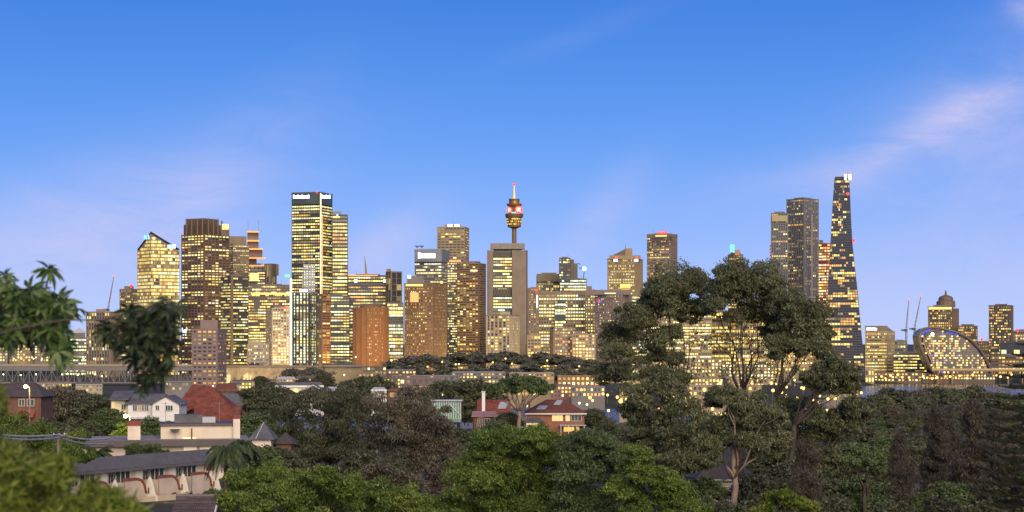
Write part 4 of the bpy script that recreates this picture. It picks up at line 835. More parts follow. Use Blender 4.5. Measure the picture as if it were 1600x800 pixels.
# ------------------------------------------------------------------ trees
def leaf_arrays(blobs, n, size, asp, seed, droop=.3, shell=.55, sub=9, subr=.5, flat=1.0, up=.25):
    """leaf quads over lumpy sub-blobs of each blob (cx, cy, cz, rx, ry, rz)"""
    R = np.random.default_rng(seed); V = []
    for (cx, cy, cz, rx, ry, rz) in blobs:
        d = R.normal(size=(sub, 3)); d /= np.linalg.norm(d, axis=1)[:, None]; d[:, 2] = d[:, 2]*.9+up
        sc_ = np.array([rx, ry, rz]); cen = np.array([cx, cy, cz])+d*sc_*R.uniform(.4, .95, (sub, 1))
        rad = sc_*subr*R.uniform(.5, 1.2, (sub, 1))
        m = n//sub
        for c, r in zip(cen, rad):
            e = R.normal(size=(m, 3)); e /= np.linalg.norm(e, axis=1)[:, None]
            lo = e[:, 2] < -.25; e[lo, 2] *= R.uniform(.2, 1, lo.sum())
            rr = shell+(1-shell)*R.random((m, 1))**.6; rr *= np.where(R.random((m, 1)) < .2, R.uniform(1.05, 1.5, (m, 1)), 1)
            p = c+e*r*rr
            a = R.normal(size=(m, 3)); a[:, 2] -= droop*2.2; a += e*.5; a /= np.linalg.norm(a, axis=1)[:, None]
            nr = e*1.0+R.normal(size=(m, 3))*.75; b = np.cross(a, nr); b /= np.linalg.norm(b, axis=1)[:, None]+1e-9
            L = size*R.uniform(.6, 1.3, (m, 1)); Wd = L*asp
            V.append(np.stack([p-a*L*.5, p+b*Wd*.5-a*L*.05, p+a*L*.5, p-b*Wd*.5-a*L*.05], 1))
    return np.concatenate(V).reshape(-1, 3)
def mesh_quads(name, V, mt):
    me = bpy.data.meshes.new(name); n = len(V)//4
    me.vertices.add(n*4); me.vertices.foreach_set('co', V.astype(np.float32).ravel())
    me.loops.add(n*4); me.loops.foreach_set('vertex_index', np.arange(n*4, dtype=np.int32))
    me.polygons.add(n); me.polygons.foreach_set('loop_start', np.arange(0, n*4, 4, dtype=np.int32)); me.polygons.foreach_set('loop_total', np.full(n, 4, dtype=np.int32))
    me.materials.append(mt); me.update(calc_edges=True); return me
def part_mesh(me, name, parent, kind=None):
    o = bpy.data.objects.new(name, me); COL.objects.link(o); o.parent = parent; ORIG[o.name] = ORIG[parent.name]
    if kind: o['kind'] = kind
    return o
def wander(a, b, n, rng, j):
    a, b = Vector(a), Vector(b); L = (b-a).length
    return [a.lerp(b, i/n)+Vector((rng.uniform(-1, 1), rng.uniform(-1, 1), rng.uniform(-.5, .5)))*(L*j*math.sin(math.pi*i/n)) for i in range(n+1)]
def px_tree(label, D, clumps, base, leafm, barkm, n=2200, size=.32, asp=.33, seed=1, droop=.3, name='gum_tree', trunk_r=.35, fork=None, dj=1.0, flat=.8, limbs=True, sub=10, subr=.5, shell=.55, group=None, zbase=None, cat='tree', twigs=2, limb_every=1, wisps=()):
    """a tree whose crown clumps are measured off the photograph; each gets its own distance and depth"""
    rng = random.Random(seed); k = D/F; bx = PX(base[0], D); bz = gz(bx, D) if zbase is None else zbase
    r = thing(name, label, cat, (bx, D, bz), group); bl = []
    for (px, py, rp) in clumps:
        dd = D+rng.uniform(-1, 1)*dj*(max(c[0] for c in clumps)-min(c[0] for c in clumps))*k*.3
        kk = dd/F; bl.append((PX(px, dd), dd, PZ(py, dd), rp*kk*1.05, rp*kk*1.05, rp*kk*flat))
    V = leaf_arrays(bl, n, size, asp, seed, droop, shell, sub, subr)-np.array([bx, D, bz])
    if wisps:
        wb = [(PX(a, D), D, PZ(b_, D), c*k, c*k*1.2, c*k*.9) for a, b_, c in wisps]
        V = np.concatenate([V, leaf_arrays(wb, 260, size, asp, seed+500, droop, .1, 26, .3)-np.array([bx, D, bz])])
    part_mesh(mesh_quads('crown', V, leafm), 'crown', r)
    fk = fork or (base[0], base[1]-20); fp = Vector((PX(fk[0], D), D, PZ(fk[1], D)))
    m = MB(); bp = Vector((bx, D, bz-.4)); m.tube(wander(bp, fp, 5, rng, .03), [trunk_r*(1.25-.5*i/5) for i in range(6)], 8); m.build('trunk', barkm, r, smooth=True)
    if limbs:
        m = MB()
        for (cx, cy, cz, rx, ry, rz) in bl[::limb_every]:
            c = Vector((cx, cy, cz)); w = wander(fp+Vector((rng.uniform(-.2, .2), rng.uniform(-.2, .2), -.2)), c+Vector((0, 0, rz*.2)), 5, rng, .07)
            m.tube(w, [trunk_r*x for x in (.42, .32, .25, .19, .12, .05)], 5)
            for q in range(twigs):
                s = w[rng.choice((2, 3, 4))]; m.tube(wander(s, c+Vector((rng.uniform(-.8, .8)*rx, rng.uniform(-.8, .8)*ry, rng.uniform(-.2, .9)*rz)), 3, rng, .08), [trunk_r*x for x in (.17, .12, .08, .03)], 4)
        m.build('limb', barkm, r, 'stuff', True)
    return r
# library trees for repeats
LIB = {}
def lib_tree(key, leafm, barkm, seed, w, h, nb, n, size, asp, droop, trunk_r=.25, shape='round'):
    rng = random.Random(seed); bl = []
    for i in range(nb):
        a = rng.random()*6.283; q = math.sqrt(rng.random()); t = rng.random()
        if shape == 'column': rr = w*.22*(1-.6*t); bl.append((math.cos(a)*rr*q, math.sin(a)*rr*q, h*(.15+.78*t), w*.3*(1-.55*t), w*.3*(1-.55*t), h*.11))
        elif shape == 'umbrella': bl.append((math.cos(a)*w*.42*q, math.sin(a)*w*.42*q, h*(.84-.16*q*q), w*.17, w*.17, h*.085))
        else:
            zz = .32+.5*t; pr_ = math.sin(math.pi*min(1, .22+.72*t)); rr = w*.36*pr_*q
            bl.append((math.cos(a)*rr, math.sin(a)*rr, h*zz, w*.2, w*.2, h*.15))
    me = mesh_quads('crown', leaf_arrays(bl, n, size, asp, seed, droop), leafm)
    m = MB(); fp = Vector((0, 0, h*.34)) if shape != 'umbrella' else Vector((0, 0, h*.42))
    if shape == 'column': fp = Vector((0, 0, h*.85))
    m.tube(wander((0, 0, -.6), fp, 4, rng, .03), [trunk_r*x for x in ((1.3, 1.1, .95, .85, .7) if shape != 'column' else (1.2, .9, .7, .4, .15))], 7)
    if shape != 'column':
        for b in bl: m.tube(wander(fp, b[:3], 4, rng, .07), [trunk_r*x for x in (.5, .4, .3, .2, .06)], 5)
    o = m.build('trunk', barkm, None, None, True); tm = o.data; bpy.data.objects.remove(o)
    LIB[key] = (me, tm, h)
def tree(key, px, D, ytop, label, name='tree', group=None, sxy=1.0, rot=None, h=None):
    me, tm, hh = LIB[key]; x = PX(px, D); z = gz(x, D); s = (PZ(ytop, D)-z)/hh if h is None else h/hh
    s = max(s, .25)
    r = thing(name, label, 'tree', (x, D, z), group); r.scale = (s*sxy, s*sxy, s)
    r.rotation_euler.z = (px*1.7+D) % 6.28 if rot is None else rot
    for m, nm in ((me, 'crown'), (tm, 'trunk')):
        o = bpy.data.objects.new(nm, m); COL.objects.link(o); o.parent = r
    return r
lib_tree('dark1', LF_DARK, M_BARKD, 1, 11, 10, 22, 520, .62, .5, .2); lib_tree('dark2', LF_DARK, M_BARKD, 2, 12, 9.5, 24, 520, .62, .5, .2)
lib_tree('mid1', LF_MID, M_BARK, 3, 10, 9, 22, 560, .5, .5, .2); lib_tree('mid2', LF_MID, M_BARK, 4, 11, 10, 24, 560, .5, .5, .2)
lib_tree('gum1', LF_GUM, M_BARK, 5, 12, 13, 24, 520, .62, .4, .5); lib_tree('hill1', LF_HILL, M_BARKD, 6, 14, 12, 18, 260, 1.3, .6, .2); lib_tree('hill2', LF_HILL, M_BARKD, 7, 15, 11, 18, 260, 1.3, .6, .2)
lib_tree('brown1', LF_BROWN, M_BARK, 8, 11, 10, 26, 700, .45, .4, .5); lib_tree('green1', LF_GREEN, M_BARK, 9, 9, 7, 24, 900, .34, .5, .1)
lib_tree('she1', LF_SHE, M_BARKD, 10, 7, 15, 30, 900, .5, .14, .8, .16, 'column'); lib_tree('she2', LF_SHE, M_BARKD, 11, 7, 14, 30, 900, .5, .14, .8, .16, 'column')
lib_tree('umb', LF_MID, M_BARKP, 12, 15, 12, 34, 620, .5, .5, .1, .38, 'umbrella')
# wooded hill in the city and trees at the skyline foot
HILL = [(398, 566, 1950), (455, 576, 1780), (500, 577, 1775), (486, 574, 1790), (612, 562, 1990), (640, 556, 2030), (668, 552, 2060), (690, 558, 2000), (715, 550, 2080), (742, 549, 2090), (770, 551, 2070), (795, 549, 2090), (820, 553, 2060), (846, 550, 2080), (872, 553, 2060), (896, 557, 2030), (920, 560, 2000), (650, 570, 1930), (740, 568, 1940), (780, 567, 1930), (830, 566, 1940), (880, 570, 1920), (915, 572, 1900), (700, 574, 1900), (805, 575, 1890), (860, 577, 1880), (945, 566, 1980), (620, 574, 1900)]
WHERE = ['under the round orange tower', 'beneath the brown hotel tower', 'below the ringed apartment tower', 'below the slab tower', 'under the pale offices', 'near the mauve tower']
HW = ['under the round orange tower', 'right of the round orange tower', 'beneath the brown hotel tower', 'under the right edge of the brown hotel', 'beneath the slim brown block', 'below the ringed apartment tower', 'left of the slab tower', 'at the left pylon foot', 'under the pale columned block', 'at the right pylon foot', 'under the yellow-lit annexe', 'below the orange apartment block', 'under the low tan block', 'right of the low tan block', 'above the long low shed', 'above the row left of the umbrella tree', 'behind the umbrella tree left side', 'behind the umbrella tree right side', 'above the pink and white terrace', 'above the tan brick building', 'over the mauve warehouse', 'directly behind the umbrella tree top', 'just left of the tan brick building', 'at its right end by the stepped gum', 'at its left end by the white lamp']
for i, (px, yt, D_) in enumerate(HILL):
    if px < 520: lb = ['small dark tree on the roadway under the white arched building', 'round dark tree before the viaduct wall, left one', 'dark tree hugging the stone abutment', 'low dark tree just left of the stone abutment'][i]
    else: lb = '%s grey-green tree on the wooded hill %s' % (('front', 'back')[D_ > 1960], HW[i-4])
    tree(('hill1', 'hill2')[i % 2], px, D_, yt, lb, 'hill_tree', 'trees on the wooded hill', 1.25+.25*(i % 3))
# far wood at right, below the promenade
rng = random.Random(17)
for i, (px, yt, D_) in enumerate([(1352, 618, 800), (1375, 610, 900), (1400, 606, 960), (1428, 604, 980), (1456, 601, 990), (1484, 604, 980), (1510, 603, 990), (1538, 606, 980), (1565, 610, 960), (1592, 612, 950), (1362, 640, 700), (1392, 630, 760), (1420, 622, 820), (1450, 618, 860), (1478, 618, 850), (1505, 624, 830), (1532, 628, 800), (1385, 655, 640), (1412, 645, 660), (1440, 636, 690), (1468, 634, 700), (1497, 640, 680), (1440, 655, 600), (1470, 652, 600), (1410, 668, 560), (1350, 660, 600), (1545, 645, 640), (1575, 640, 700), (1598, 635, 720)]):
    key = ('dark1', 'gum1', 'dark2', 'brown1')[i % 4]
    tree(key, px, D_, yt, '%s tree %s in the wood %s' % (('dark rounded', 'olive green', 'broad dark', 'brownish')[i % 4], ('at the back', 'in the middle', 'at the front')[0 if D_ > 900 else 1 if D_ > 660 else 2], ('below the cream office', 'below the leaf-shaped hotel', 'below the overpass', 'left of the pine')[min(3, int((px-1345)/65))]), 'wood_tree', 'trees of the right-hand wood', 1.25)
# left and middle suburb trees
SUB = [('dark1', 60, 520, 606, 'dark tree behind the brick house with the street lamp'), ('brown1', 95, 430, 596, 'thin reddish-brown tree right of the left brick house'), ('dark2', 120, 480, 606, 'wide dark tree between brick house and white house'), ('dark1', 152, 430, 612, 'dark tree just left of the white weatherboard house'), ('mid1', 172, 360, 636, 'green tree below the yellow-lit end of the white house'), ('dark2', 20, 420, 640, 'dark tree at the left edge below the brick house'), ('dark1', 118, 330, 650, 'dark tree in shade above the power lines'),
       ('dark2', 78, 300, 655, 'low dark tree beside the brick house wall'), ('mid2', 240, 330, 648, 'small tree with hidden lamps below the white house'), ('dark2', 400, 640, 604, 'bare dark tree right of the red roof'), ('dark1', 430, 700, 600, 'dark tree at the far bank right of the red roof'), ('brown1', 372, 700, 608, 'brown tree behind the red roof'), ('mid1', 398, 300, 642, 'yellowish bush behind the grey pyramid roof'), ('dark1', 585, 900, 584, 'dark tree top right of the stone abutment'), ('dark2', 560, 820, 592, 'dark tree below the stone abutment'), ('dark1', 540, 700, 600, 'dark tree behind the big brown tree'),
       ('dark1', 690, 1000, 590, 'dark round tree left of the umbrella-shaped tree'), ('dark2', 716, 960, 594, 'second dark round tree left of the umbrella-shaped tree'), ('dark1', 660, 900, 606, 'dark tree behind the green glass box'), ('dark2', 742, 900, 592, 'dark feathery tree behind the white chimney stack'), ('mid1', 775, 350, 655, 'green tree at the foot of the umbrella tree'), ('dark1', 792, 430, 642, 'dark bush right of the red tiled cottage'), ('mid2', 838, 330, 662, 'low tree before the lit pavilion'), ('dark1', 925, 480, 636, 'dark tree right of the brick hip roof'), ('dark2', 945, 420, 656, 'dark tree between the brick house and the gum'), ('mid1', 905, 300, 672, 'green tree before the lit veranda'), ('brown1', 700, 300, 660, 'grey-brown tree before the flat pink roof'),
       ('gum1', 985, 330, 655, 'olive tree under the left gum'), ('dark2', 1060, 400, 655, 'dark tree low under the left gum'), ('gum1', 1215, 330, 652, 'olive tree low behind the tall gum'), ('dark1', 1280, 380, 655, 'dark tree below the right gum'), ('gum1', 1325, 420, 650, 'olive tree right of the gum trunks'), ('dark2', 1150, 450, 652, 'dark tree behind the pale trunk'),
       ('mid1', 1376, 270, 680, 'round grey-green tree left of the brown she-oaks'), ('dark1', 1240, 160, 716, 'dark tree at the bottom below the gum'), ('dark2', 1190, 150, 740, 'dark shaded tree beside the pale trunk'), ('dark1', 1310, 150, 745, 'dark shaded tree right of the golden bush'), ('dark2', 1360, 170, 752, 'low dark tree at the bottom right of the bright crown'), ('dark1', 1500, 190, 735, 'low dark tree beneath the middle she-oaks'), ('dark2', 1580, 200, 725, 'low dark tree beneath the Norfolk pine'), ('mid1', 405, 205, 694, 'green bush before the grey pyramid roof'), ('dark1', 440, 215, 696, 'dark bush right of the grey pyramid roof'), ('dark2', 455, 300, 672, 'dark tree in the misty hollow below the brown tree'), ('brown1', 420, 330, 660, 'brown bush in front of the far red roofs'), ('dark1', 500, 190, 722, 'dark bush behind the bottom treetop'), ('dark2', 550, 210, 716, 'dark bush right of the misty hollow'), ('brown1', 470, 180, 730, 'brown bush behind the bright bottom treetop'), ('dark1', 660, 330, 650, 'dark tree below the green glass box'), ('dark2', 715, 280, 668, 'dark tree left of the bright central tree'), ('mid2', 740, 240, 690, 'green bush behind the bright central tree'), ('dark1', 960, 250, 680, 'dark tree behind the grey-green bushy tree'), ('mid2', 1350, 138, 738, 'bush under the bright rounded crown'), ('dark2', 580, 170, 702, 'dark shrub under the big drooping tree'), ('dark1', 516, 260, 668, 'dark tree in the hollow left of the drooping tree'), ('mid1', 590, 135, 768, 'green shrub by the small white lamp'), ('dark2', 530, 145, 757, 'dark shrub behind the left half of the bottom treetop'), ('brown1', 645, 165, 742, 'brown shrub at the foot of the drooping tree'), ('dark2', 1105, 125, 772, 'dark shrub at the bottom left of the pale trunk'), ('dark1', 1175, 118, 776, 'dark shrub at the bottom right of the pale trunk'), ('dark2', 1295, 118, 774, 'dark shrub at the bottom right of the golden shrub'), ('dark1', 1400, 122, 778, 'dark shrub at the foot of the leftmost she-oak'), ('dark2', 1470, 125, 776, 'dark shrub at the foot of the middle she-oaks'), ('dark1', 1540, 120, 776, 'dark shrub at the foot of the tall she-oak'), ('gum1', 1428, 260, 684, 'olive bush before the small grey-white house'), ('dark1', 478, 1500, 588, 'round dark tree beside the white balconied terrace'), ('dark2', 585, 1640, 585, 'dark tree before the dim stepped building'), ('dark1', 548, 1500, 592, 'dark tree low before the stone abutment'), ('dark2', 420, 1450, 597, 'dark tree before the cream terrace row'), ('dark1', 640, 1400, 602, 'dark tree before the mauve warehouse'), ('dark2', 1356, 300, 662, 'dark tree on the slope under the cream office'), ('gum1', 1388, 280, 668, 'olive tree on the slope under the curved hotel left end'), ('dark1', 1341, 190, 718, 'dark tree right of the low spreading gum'), ('mid2', 1300, 200, 726, 'green bush at the foot of the low spreading gum'), ('dark2', 1384, 180, 728, 'dark bush left of the leftmost she-oak foot'), ('dark1', 1440, 300, 676, 'dark tree beside the small grey-white house'), ('dark1', 408, 1620, 586, 'dark tree before the right arch of the viaduct'), ('dark2', 506, 1640, 584, 'dark tree at the joint of viaduct and abutment'), ('dark1', 566, 1600, 586, 'dark tree at the right corner of the stone abutment'), ('mid1', 1440, 150, 770, 'low bush at the bottom below the white house'), ('brown1', 1545, 160, 760, 'low brown bush at the bottom right')]
for key, px, D_, yt, lb in SUB: tree(key, px, D_, yt, lb, 'tree', None, 1.15)
FILL = [(975, 300, 690), (1005, 420, 668), (1040, 500, 652), (1075, 340, 690), (1100, 460, 660), (1130, 560, 645), (1165, 380, 676), (1195, 500, 654), (1225, 430, 668), (1255, 560, 646), (1285, 470, 660), (1310, 330, 690), (1340, 520, 652), (1365, 420, 672), (1390, 480, 664), (1425, 420, 676), (1455, 470, 664), (1490, 400, 680), (1520, 470, 664), (1550, 420, 674), (1580, 500, 660), (1598, 360, 690),
        (1015, 220, 725), (1095, 240, 722), (1180, 230, 728), (1225, 260, 712), (1280, 230, 722), (1330, 250, 712), (1395, 330, 692), (1412, 220, 735), (1445, 230, 742), (1480, 250, 722), (1530, 240, 728), (1570, 260, 712), (1110, 170, 765), (1265, 150, 762), (1400, 160, 775), (1480, 150, 775), (1590, 150, 765), (955, 520, 645)]
LM = [(990, 'under the left edge of the stepped gum'), (1030, 'below the stepped gum'), (1070, 'right of the stepped gum trunk'), (1110, 'left of the pale forked trunk'), (1150, 'behind the pale forked trunk'), (1190, 'right of the pale forked trunk'), (1230, 'below the slanting gum branches'), (1270, 'below the right gum crown'), (1320, 'under the tapered tower'), (1360, 'left of the leftmost she-oak'), (1410, 'behind the leftmost she-oak'), (1450, 'above the white house'), (1490, 'right of the white house'), (1530, 'behind the tall she-oak'), (1570, 'left of the Norfolk pine'), (1700, 'behind the Norfolk pine')]
for i, (px, D_, yt) in enumerate(FILL):
    k_ = ('dark1', 'gum1', 'mid1', 'dark2', 'gum1', 'brown1', 'mid2')[i % 7]
    lb = {'dark1': 'dark tree', 'dark2': 'broad dark tree', 'gum1': 'olive tree', 'mid1': 'green tree', 'mid2': 'round green tree', 'brown1': 'brownish tree'}[k_]+(' far down the slope ' if D_ > 350 else ' on the near slope ')+next(t for x, t in LM if px < x)
    tree(k_, px, D_, max(yt-24, 652), lb, 'tree', 'trees down the right-hand slope', 1.35)
px_tree('umbrella-shaped tree with a pale forked trunk left of the brick house', 425, [(776, 607, 12), (790, 600, 15), (806, 596, 16), (824, 595, 16), (840, 600, 15), (853, 607, 11), (768, 613, 8), (800, 608, 15), (820, 607, 15), (836, 610, 13), (786, 612, 11), (848, 613, 9)], (812, 668), LF_MID, M_BARKP, 1500, .55, .5, 71, .1, 'umbrella_tree', .5, (811, 642), flat=.7, twigs=1)
for px, D_, yt, k_, lb in ((1408, 150, 676, 'she1', 'leftmost brown she-oak, a slim dark column'), (1462, 175, 640, 'she2', 'brown she-oak in front of the white house'), (1482, 190, 636, 'she1', 'second brown she-oak right of the white house'), (1520, 165, 632, 'she2', 'tall brown she-oak left of the Norfolk pine'), (1560, 150, 640, 'she1', 'grey-brown she-oak before the Norfolk pine'), (1262, 130, 692, 'she2', 'short brown she-oak below the right gum')):
    tree(k_, px, D_, yt, lb, 'she_oak', 'brown she-oaks at right', 1.15)
# measured trees
px_tree('large gum at left of the trio with a stepped crown before the city', 190, [(1058, 562, 18), (1066, 592, 18), (1048, 522, 18), (1063, 440, 39), (1036, 455, 32), (1090, 455, 30), (1045, 480, 34), (1012, 478, 25), (985, 500, 32), (1000, 528, 39), (962, 524, 23), (960, 556, 30), (948, 590, 25), (1018, 556, 25), (1078, 492, 25), (1096, 482, 21), (985, 580, 30), (1035, 540, 16), (1060, 470, 24), (1008, 505, 24), (1030, 590, 22), (1055, 455, 30), (1020, 455, 20), (1085, 440, 22)], (1068, 760), LF_GUM, M_BARK, 3600, .30, .32, 31, .45, 'gum_tree', .27, (1066, 640), sub=22, subr=.41, shell=.4, wisps=[(1085, 535, 30), (1090, 585, 26), (1030, 500, 34), (1000, 560, 34)], limb_every=2, twigs=1, group='tall gum trees before the city')
px_tree('tallest central gum with a domed crown and bare slender trunks', 185, [(1165, 432, 40), (1140, 440, 34), (1128, 462, 29), (1192, 440, 36), (1207, 468, 34), (1165, 474, 38), (1113, 480, 20), (1148, 498, 18), (1186, 494, 25), (1216, 498, 29), (1200, 520, 16), (1150, 455, 30), (1180, 455, 30), (1205, 445, 24), (1120, 450, 22)], (1158, 740), LF_GUM, M_BARK, 3600, .30, .32, 32, .45, 'gum_tree', .27, (1158, 610), sub=22, subr=.41, shell=.4, wisps=[(1120, 540, 28), (1150, 535, 26), (1185, 545, 30), (1140, 590, 24), (1175, 590, 24), (1165, 505, 34)], limb_every=2, twigs=1, group='tall gum trees before the city')
px_tree('right-hand gum of the trio with a sloping crown beside the tapered tower', 180, [(1214, 556, 16), (1208, 536, 15), (1232, 478, 30), (1256, 482, 32), (1276, 500, 30), (1246, 518, 37), (1284, 528, 25), (1266, 548, 28), (1226, 540, 23), (1288, 556, 16), (1240, 500, 23), (1222, 515, 16), (1262, 515, 28), (1240, 540, 20), (1215, 480, 20), (1280, 548, 20)], (1212, 740), LF_GUM, M_BARK, 3600, .30, .32, 33, .45, 'gum_tree', .27, (1214, 620), sub=22, subr=.41, shell=.4, wisps=[(1220, 580, 28), (1245, 570, 26), (1205, 545, 26)], limb_every=2, twigs=1, group='tall gum trees before the city')
px_tree('low spreading gum with slanting branches under the tapered tower', 170, [(1298, 580, 29), (1322, 590, 24), (1278, 604, 18), (1330, 606, 16), (1310, 606, 18), (1262, 590, 13), (1310, 592, 24), (1290, 595, 22)], (1236, 760), LF_GUM, M_BARK, 3200, .34, .32, 34, .4, 'gum_tree', .28, (1240, 660), sub=20, subr=.40, shell=.42, twigs=1)
px_tree('dense lower gum with dark clumps beneath the left gum', 165, [(1000, 622, 31), (1040, 608, 33), (1062, 640, 35), (1012, 660, 31), (1050, 680, 33), (985, 645, 24), (1095, 655, 22), (1085, 690, 29), (1030, 705, 29), (1000, 690, 28), (1040, 730, 28), (1075, 725, 26), (1100, 720, 24)], (1062, 770), LF_GUM, M_BARK, 3200, .33, .32, 35, .5, 'gum_tree', .3, (1060, 730), sub=20, subr=.40, shell=.42, twigs=1)
px_tree('pale forked gum at the bottom with a broken stub trunk', 140, [(1140, 622, 29), (1168, 628, 29), (1118, 628, 18), (1150, 655, 29), (1185, 655, 29), (1125, 668, 22), (1205, 648, 16), (1215, 655, 22), (1165, 690, 20), (1115, 700, 20), (1190, 700, 20), (1095, 690, 18), (1215, 690, 22), (1180, 672, 22), (1135, 690, 16)], (1148, 800), LF_GUM, M_BARKP, 3200, .3, .32, 36, .5, 'gum_tree', .27, (1148, 742), sub=20, subr=.40, shell=.42, twigs=1, limb_every=3)
r = bpy.data.objects['gum_tree.005']; m = MB(); D = 140
P = lambda x, y, dd=0: (PX(x, D+dd), D+dd, PZ(y, D+dd))
m.tube([P(1148, 745), P(1146, 725, .3), P(1146, 706, .3), P(1143, 696, .4)], [.22, .2, .18, .16], 8); m.build('trunk_stub', M_BARKP, r, smooth=True)
m = MB(); m.tube([P(1148, 752), P(1141, 743, -.2), P(1135, 732, -.25), P(1131, 714, -.2), P(1134, 698)], [.13, .11, .095, .08, .05], 7); m.tube([P(1149, 732), P(1170, 715, .5), P(1186, 698, .8), P(1201, 670, 1)], [.15, .12, .1, .05], 6); m.build('side_limb', M_BARK, r, 'stuff', True)
px_tree('scrubby olive tree right of the pale trunk', 175, [(1230, 640, 29), (1262, 650, 31), (1235, 680, 33), (1275, 690, 31), (1300, 660, 31), (1325, 670, 31), (1205, 690, 22), (1340, 650, 24), (1300, 720, 26), (1250, 720, 26), (1215, 715, 20), (1330, 640, 22)], (1260, 790), LF_GUM, M_BARK, 3200, .34, .34, 37, .45, 'gum_tree', .28, (1262, 730), sub=20, subr=.40, shell=.42, twigs=1)
px_tree('bright green rounded crown right of the scrubby olive tree', 130, [(1340, 704, 16), (1370, 716, 16), (1352, 724, 20), (1330, 722, 16), (1372, 735, 14)], (1352, 800), LF_MID, M_BARK, 2600, .22, .45, 38, .2, 'tree', .18, (1350, 770))
BUSH = dict(barkm=M_BARK, leafm=LF_GREEN, size=.19, asp=.4, droop=-.35, name='tree', trunk_r=.13, subr=.44, sub=16, twigs=0)
px_tree('bright green bushy tree at bottom centre, its leafy top catching light', 120, [(770, 700, 34), (800, 694, 36), (840, 690, 32), (735, 730, 36), (780, 735, 46), (830, 730, 44), (720, 765, 36), (770, 775, 44), (825, 775, 46), (860, 720, 30), (700, 790, 30), (865, 760, 34), (740, 810, 36), (790, 815, 40), (840, 815, 40), (700, 820, 30), (880, 800, 34), (760, 760, 30), (805, 750, 34)], (790, 830), n=6500, seed=41, **BUSH)
px_tree('softer grey-green bushy tree right of the bright central tree', 115, [(900, 706, 30), (930, 700, 32), (955, 712, 24), (905, 745, 38), (945, 745, 36), (900, 785, 36), (945, 785, 38), (920, 820, 36), (965, 815, 30), (890, 815, 30)], (925, 830), n=6500, seed=42, **dict(BUSH, leafm=LF_MID, size=.2))
px_tree('bright green bush with pointed shoots below the left gum', 110, [(1000, 710, 22), (985, 735, 24), (1010, 745, 26), (1040, 760, 28), (1070, 772, 26), (1000, 780, 32), (1050, 795, 30), (975, 770, 26), (1000, 815, 30), (1040, 820, 30), (1080, 805, 26)], (1015, 835), n=6500, seed=43, **dict(BUSH, size=.2))
px_tree('broad bright green treetop along the bottom left of centre', 105, [(380, 760, 30), (420, 752, 32), (460, 752, 28), (500, 745, 26), (540, 765, 30), (590, 778, 32), (640, 785, 28), (400, 790, 34), (450, 790, 36), (500, 785, 34), (550, 798, 32), (660, 800, 24), (360, 785, 24), (470, 770, 30), (400, 820, 34), (450, 820, 34), (500, 820, 34), (550, 825, 34), (610, 815, 34), (660, 822, 30), (580, 800, 30)], (500, 840), n=5000, seed=44, **dict(BUSH, size=.19))
px_tree('olive bush behind the bottom treetop with a small lamp in it', 160, [(590, 735, 20), (570, 750, 18), (620, 745, 22), (640, 760, 22)], (605, 790), n=2600, seed=45, **dict(BUSH, leafm=LF_BROWN, size=.26))
BR = dict(leafm=LF_BROWN, barkm=M_BARK, size=.36, asp=.35, droop=.7, name='tree', trunk_r=.32, sub=12, subr=.46)
px_tree('big brown-green drooping tree left of centre', 230, [(600, 640, 34), (640, 630, 32), (665, 650, 32), (690, 675, 30), (620, 670, 38), (660, 690, 36), (700, 705, 26), (640, 720, 34), (595, 690, 32), (610, 725, 26), (680, 730, 28), (655, 620, 18)], (640, 780), n=3600, seed=51, **BR)
px_tree('dark brown tree behind the misty hollow left of the drooping tree', 250, [(450, 650, 28), (480, 635, 30), (515, 622, 30), (550, 630, 30), (575, 650, 28), (470, 675, 30), (510, 660, 34), (550, 670, 34), (440, 690, 26), (500, 700, 32), (545, 705, 30), (580, 695, 26), (440, 722, 22), (475, 722, 26), (560, 735, 24)], (510, 770), n=3200, seed=52, **dict(BR, leafm=LF_DARK))
px_tree('dry pinkish-brown shrub right of the drooping tree', 200, [(690, 745, 24), (670, 765, 22), (705, 770, 20), (700, 720, 18)], (690, 800), n=2600, seed=53, **dict(BR, leafm=mat and leafmat('dry_leaves', (.05, .035, .03), (.12, .09, .075), (.2, .15, .125)), size=.28))
px_tree('golden-green shrub at the bottom below the pale trunk', 100, [(1205, 785, 18), (1225, 778, 16), (1245, 788, 18), (1190, 798, 14), (1265, 796, 14)], (1225, 830), n=2600, seed=54, **dict(BUSH, leafm=LF_SPRAY, size=.18))
px_tree('mid-green tree behind the power pole at lower left', 165, [(30, 690, 34), (70, 700, 34), (105, 710, 28), (20, 660, 22), (60, 675, 22), (120, 690, 20), (30, 740, 40), (80, 740, 36), (130, 715, 16)], (60, 830), n=3600, seed=55, **dict(BUSH, leafm=LF_GREEN, size=.24))
px_tree('yellow-green bush lit by the street lamp beside the white house', 300, [(190, 672, 12), (202, 678, 12), (182, 680, 10), (210, 672, 9)], (195, 700), n=1600, seed=56, **dict(BUSH, leafm=LF_SPRAY, size=.4))
for i, (x, y, R_, lb) in enumerate(((208, 706, 14, 'left clipped round hedge before the cream flats'), (237, 705, 14, 'right clipped round hedge before the cream flats'))):
    px_tree(lb, 215, [(x, y, R_), (x-5, y+5, R_*.7), (x+5, y+5, R_*.7)], (x, 725), n=2600, seed=60+i, **dict(BUSH, leafm=LF_MID, size=.24, name='hedge', cat='hedge'))
px_tree('spiky low shrub right of the round hedges', 214, [(256, 709, 8), (246, 712, 8)], (252, 722), n=900, seed=63, **dict(BUSH, leafm=LF_SPRAY, size=.35, asp=.12, name='shrub'))
px_tree('leafy garden bed with flowers below the cream balconies', 190, [(290, 778, 10), (310, 782, 12), (330, 775, 12), (345, 785, 12), (270, 776, 7), (300, 788, 10)], (310, 798), n=1500, seed=64, **dict(BUSH, leafm=LF_MID, size=.22, name='shrub'))
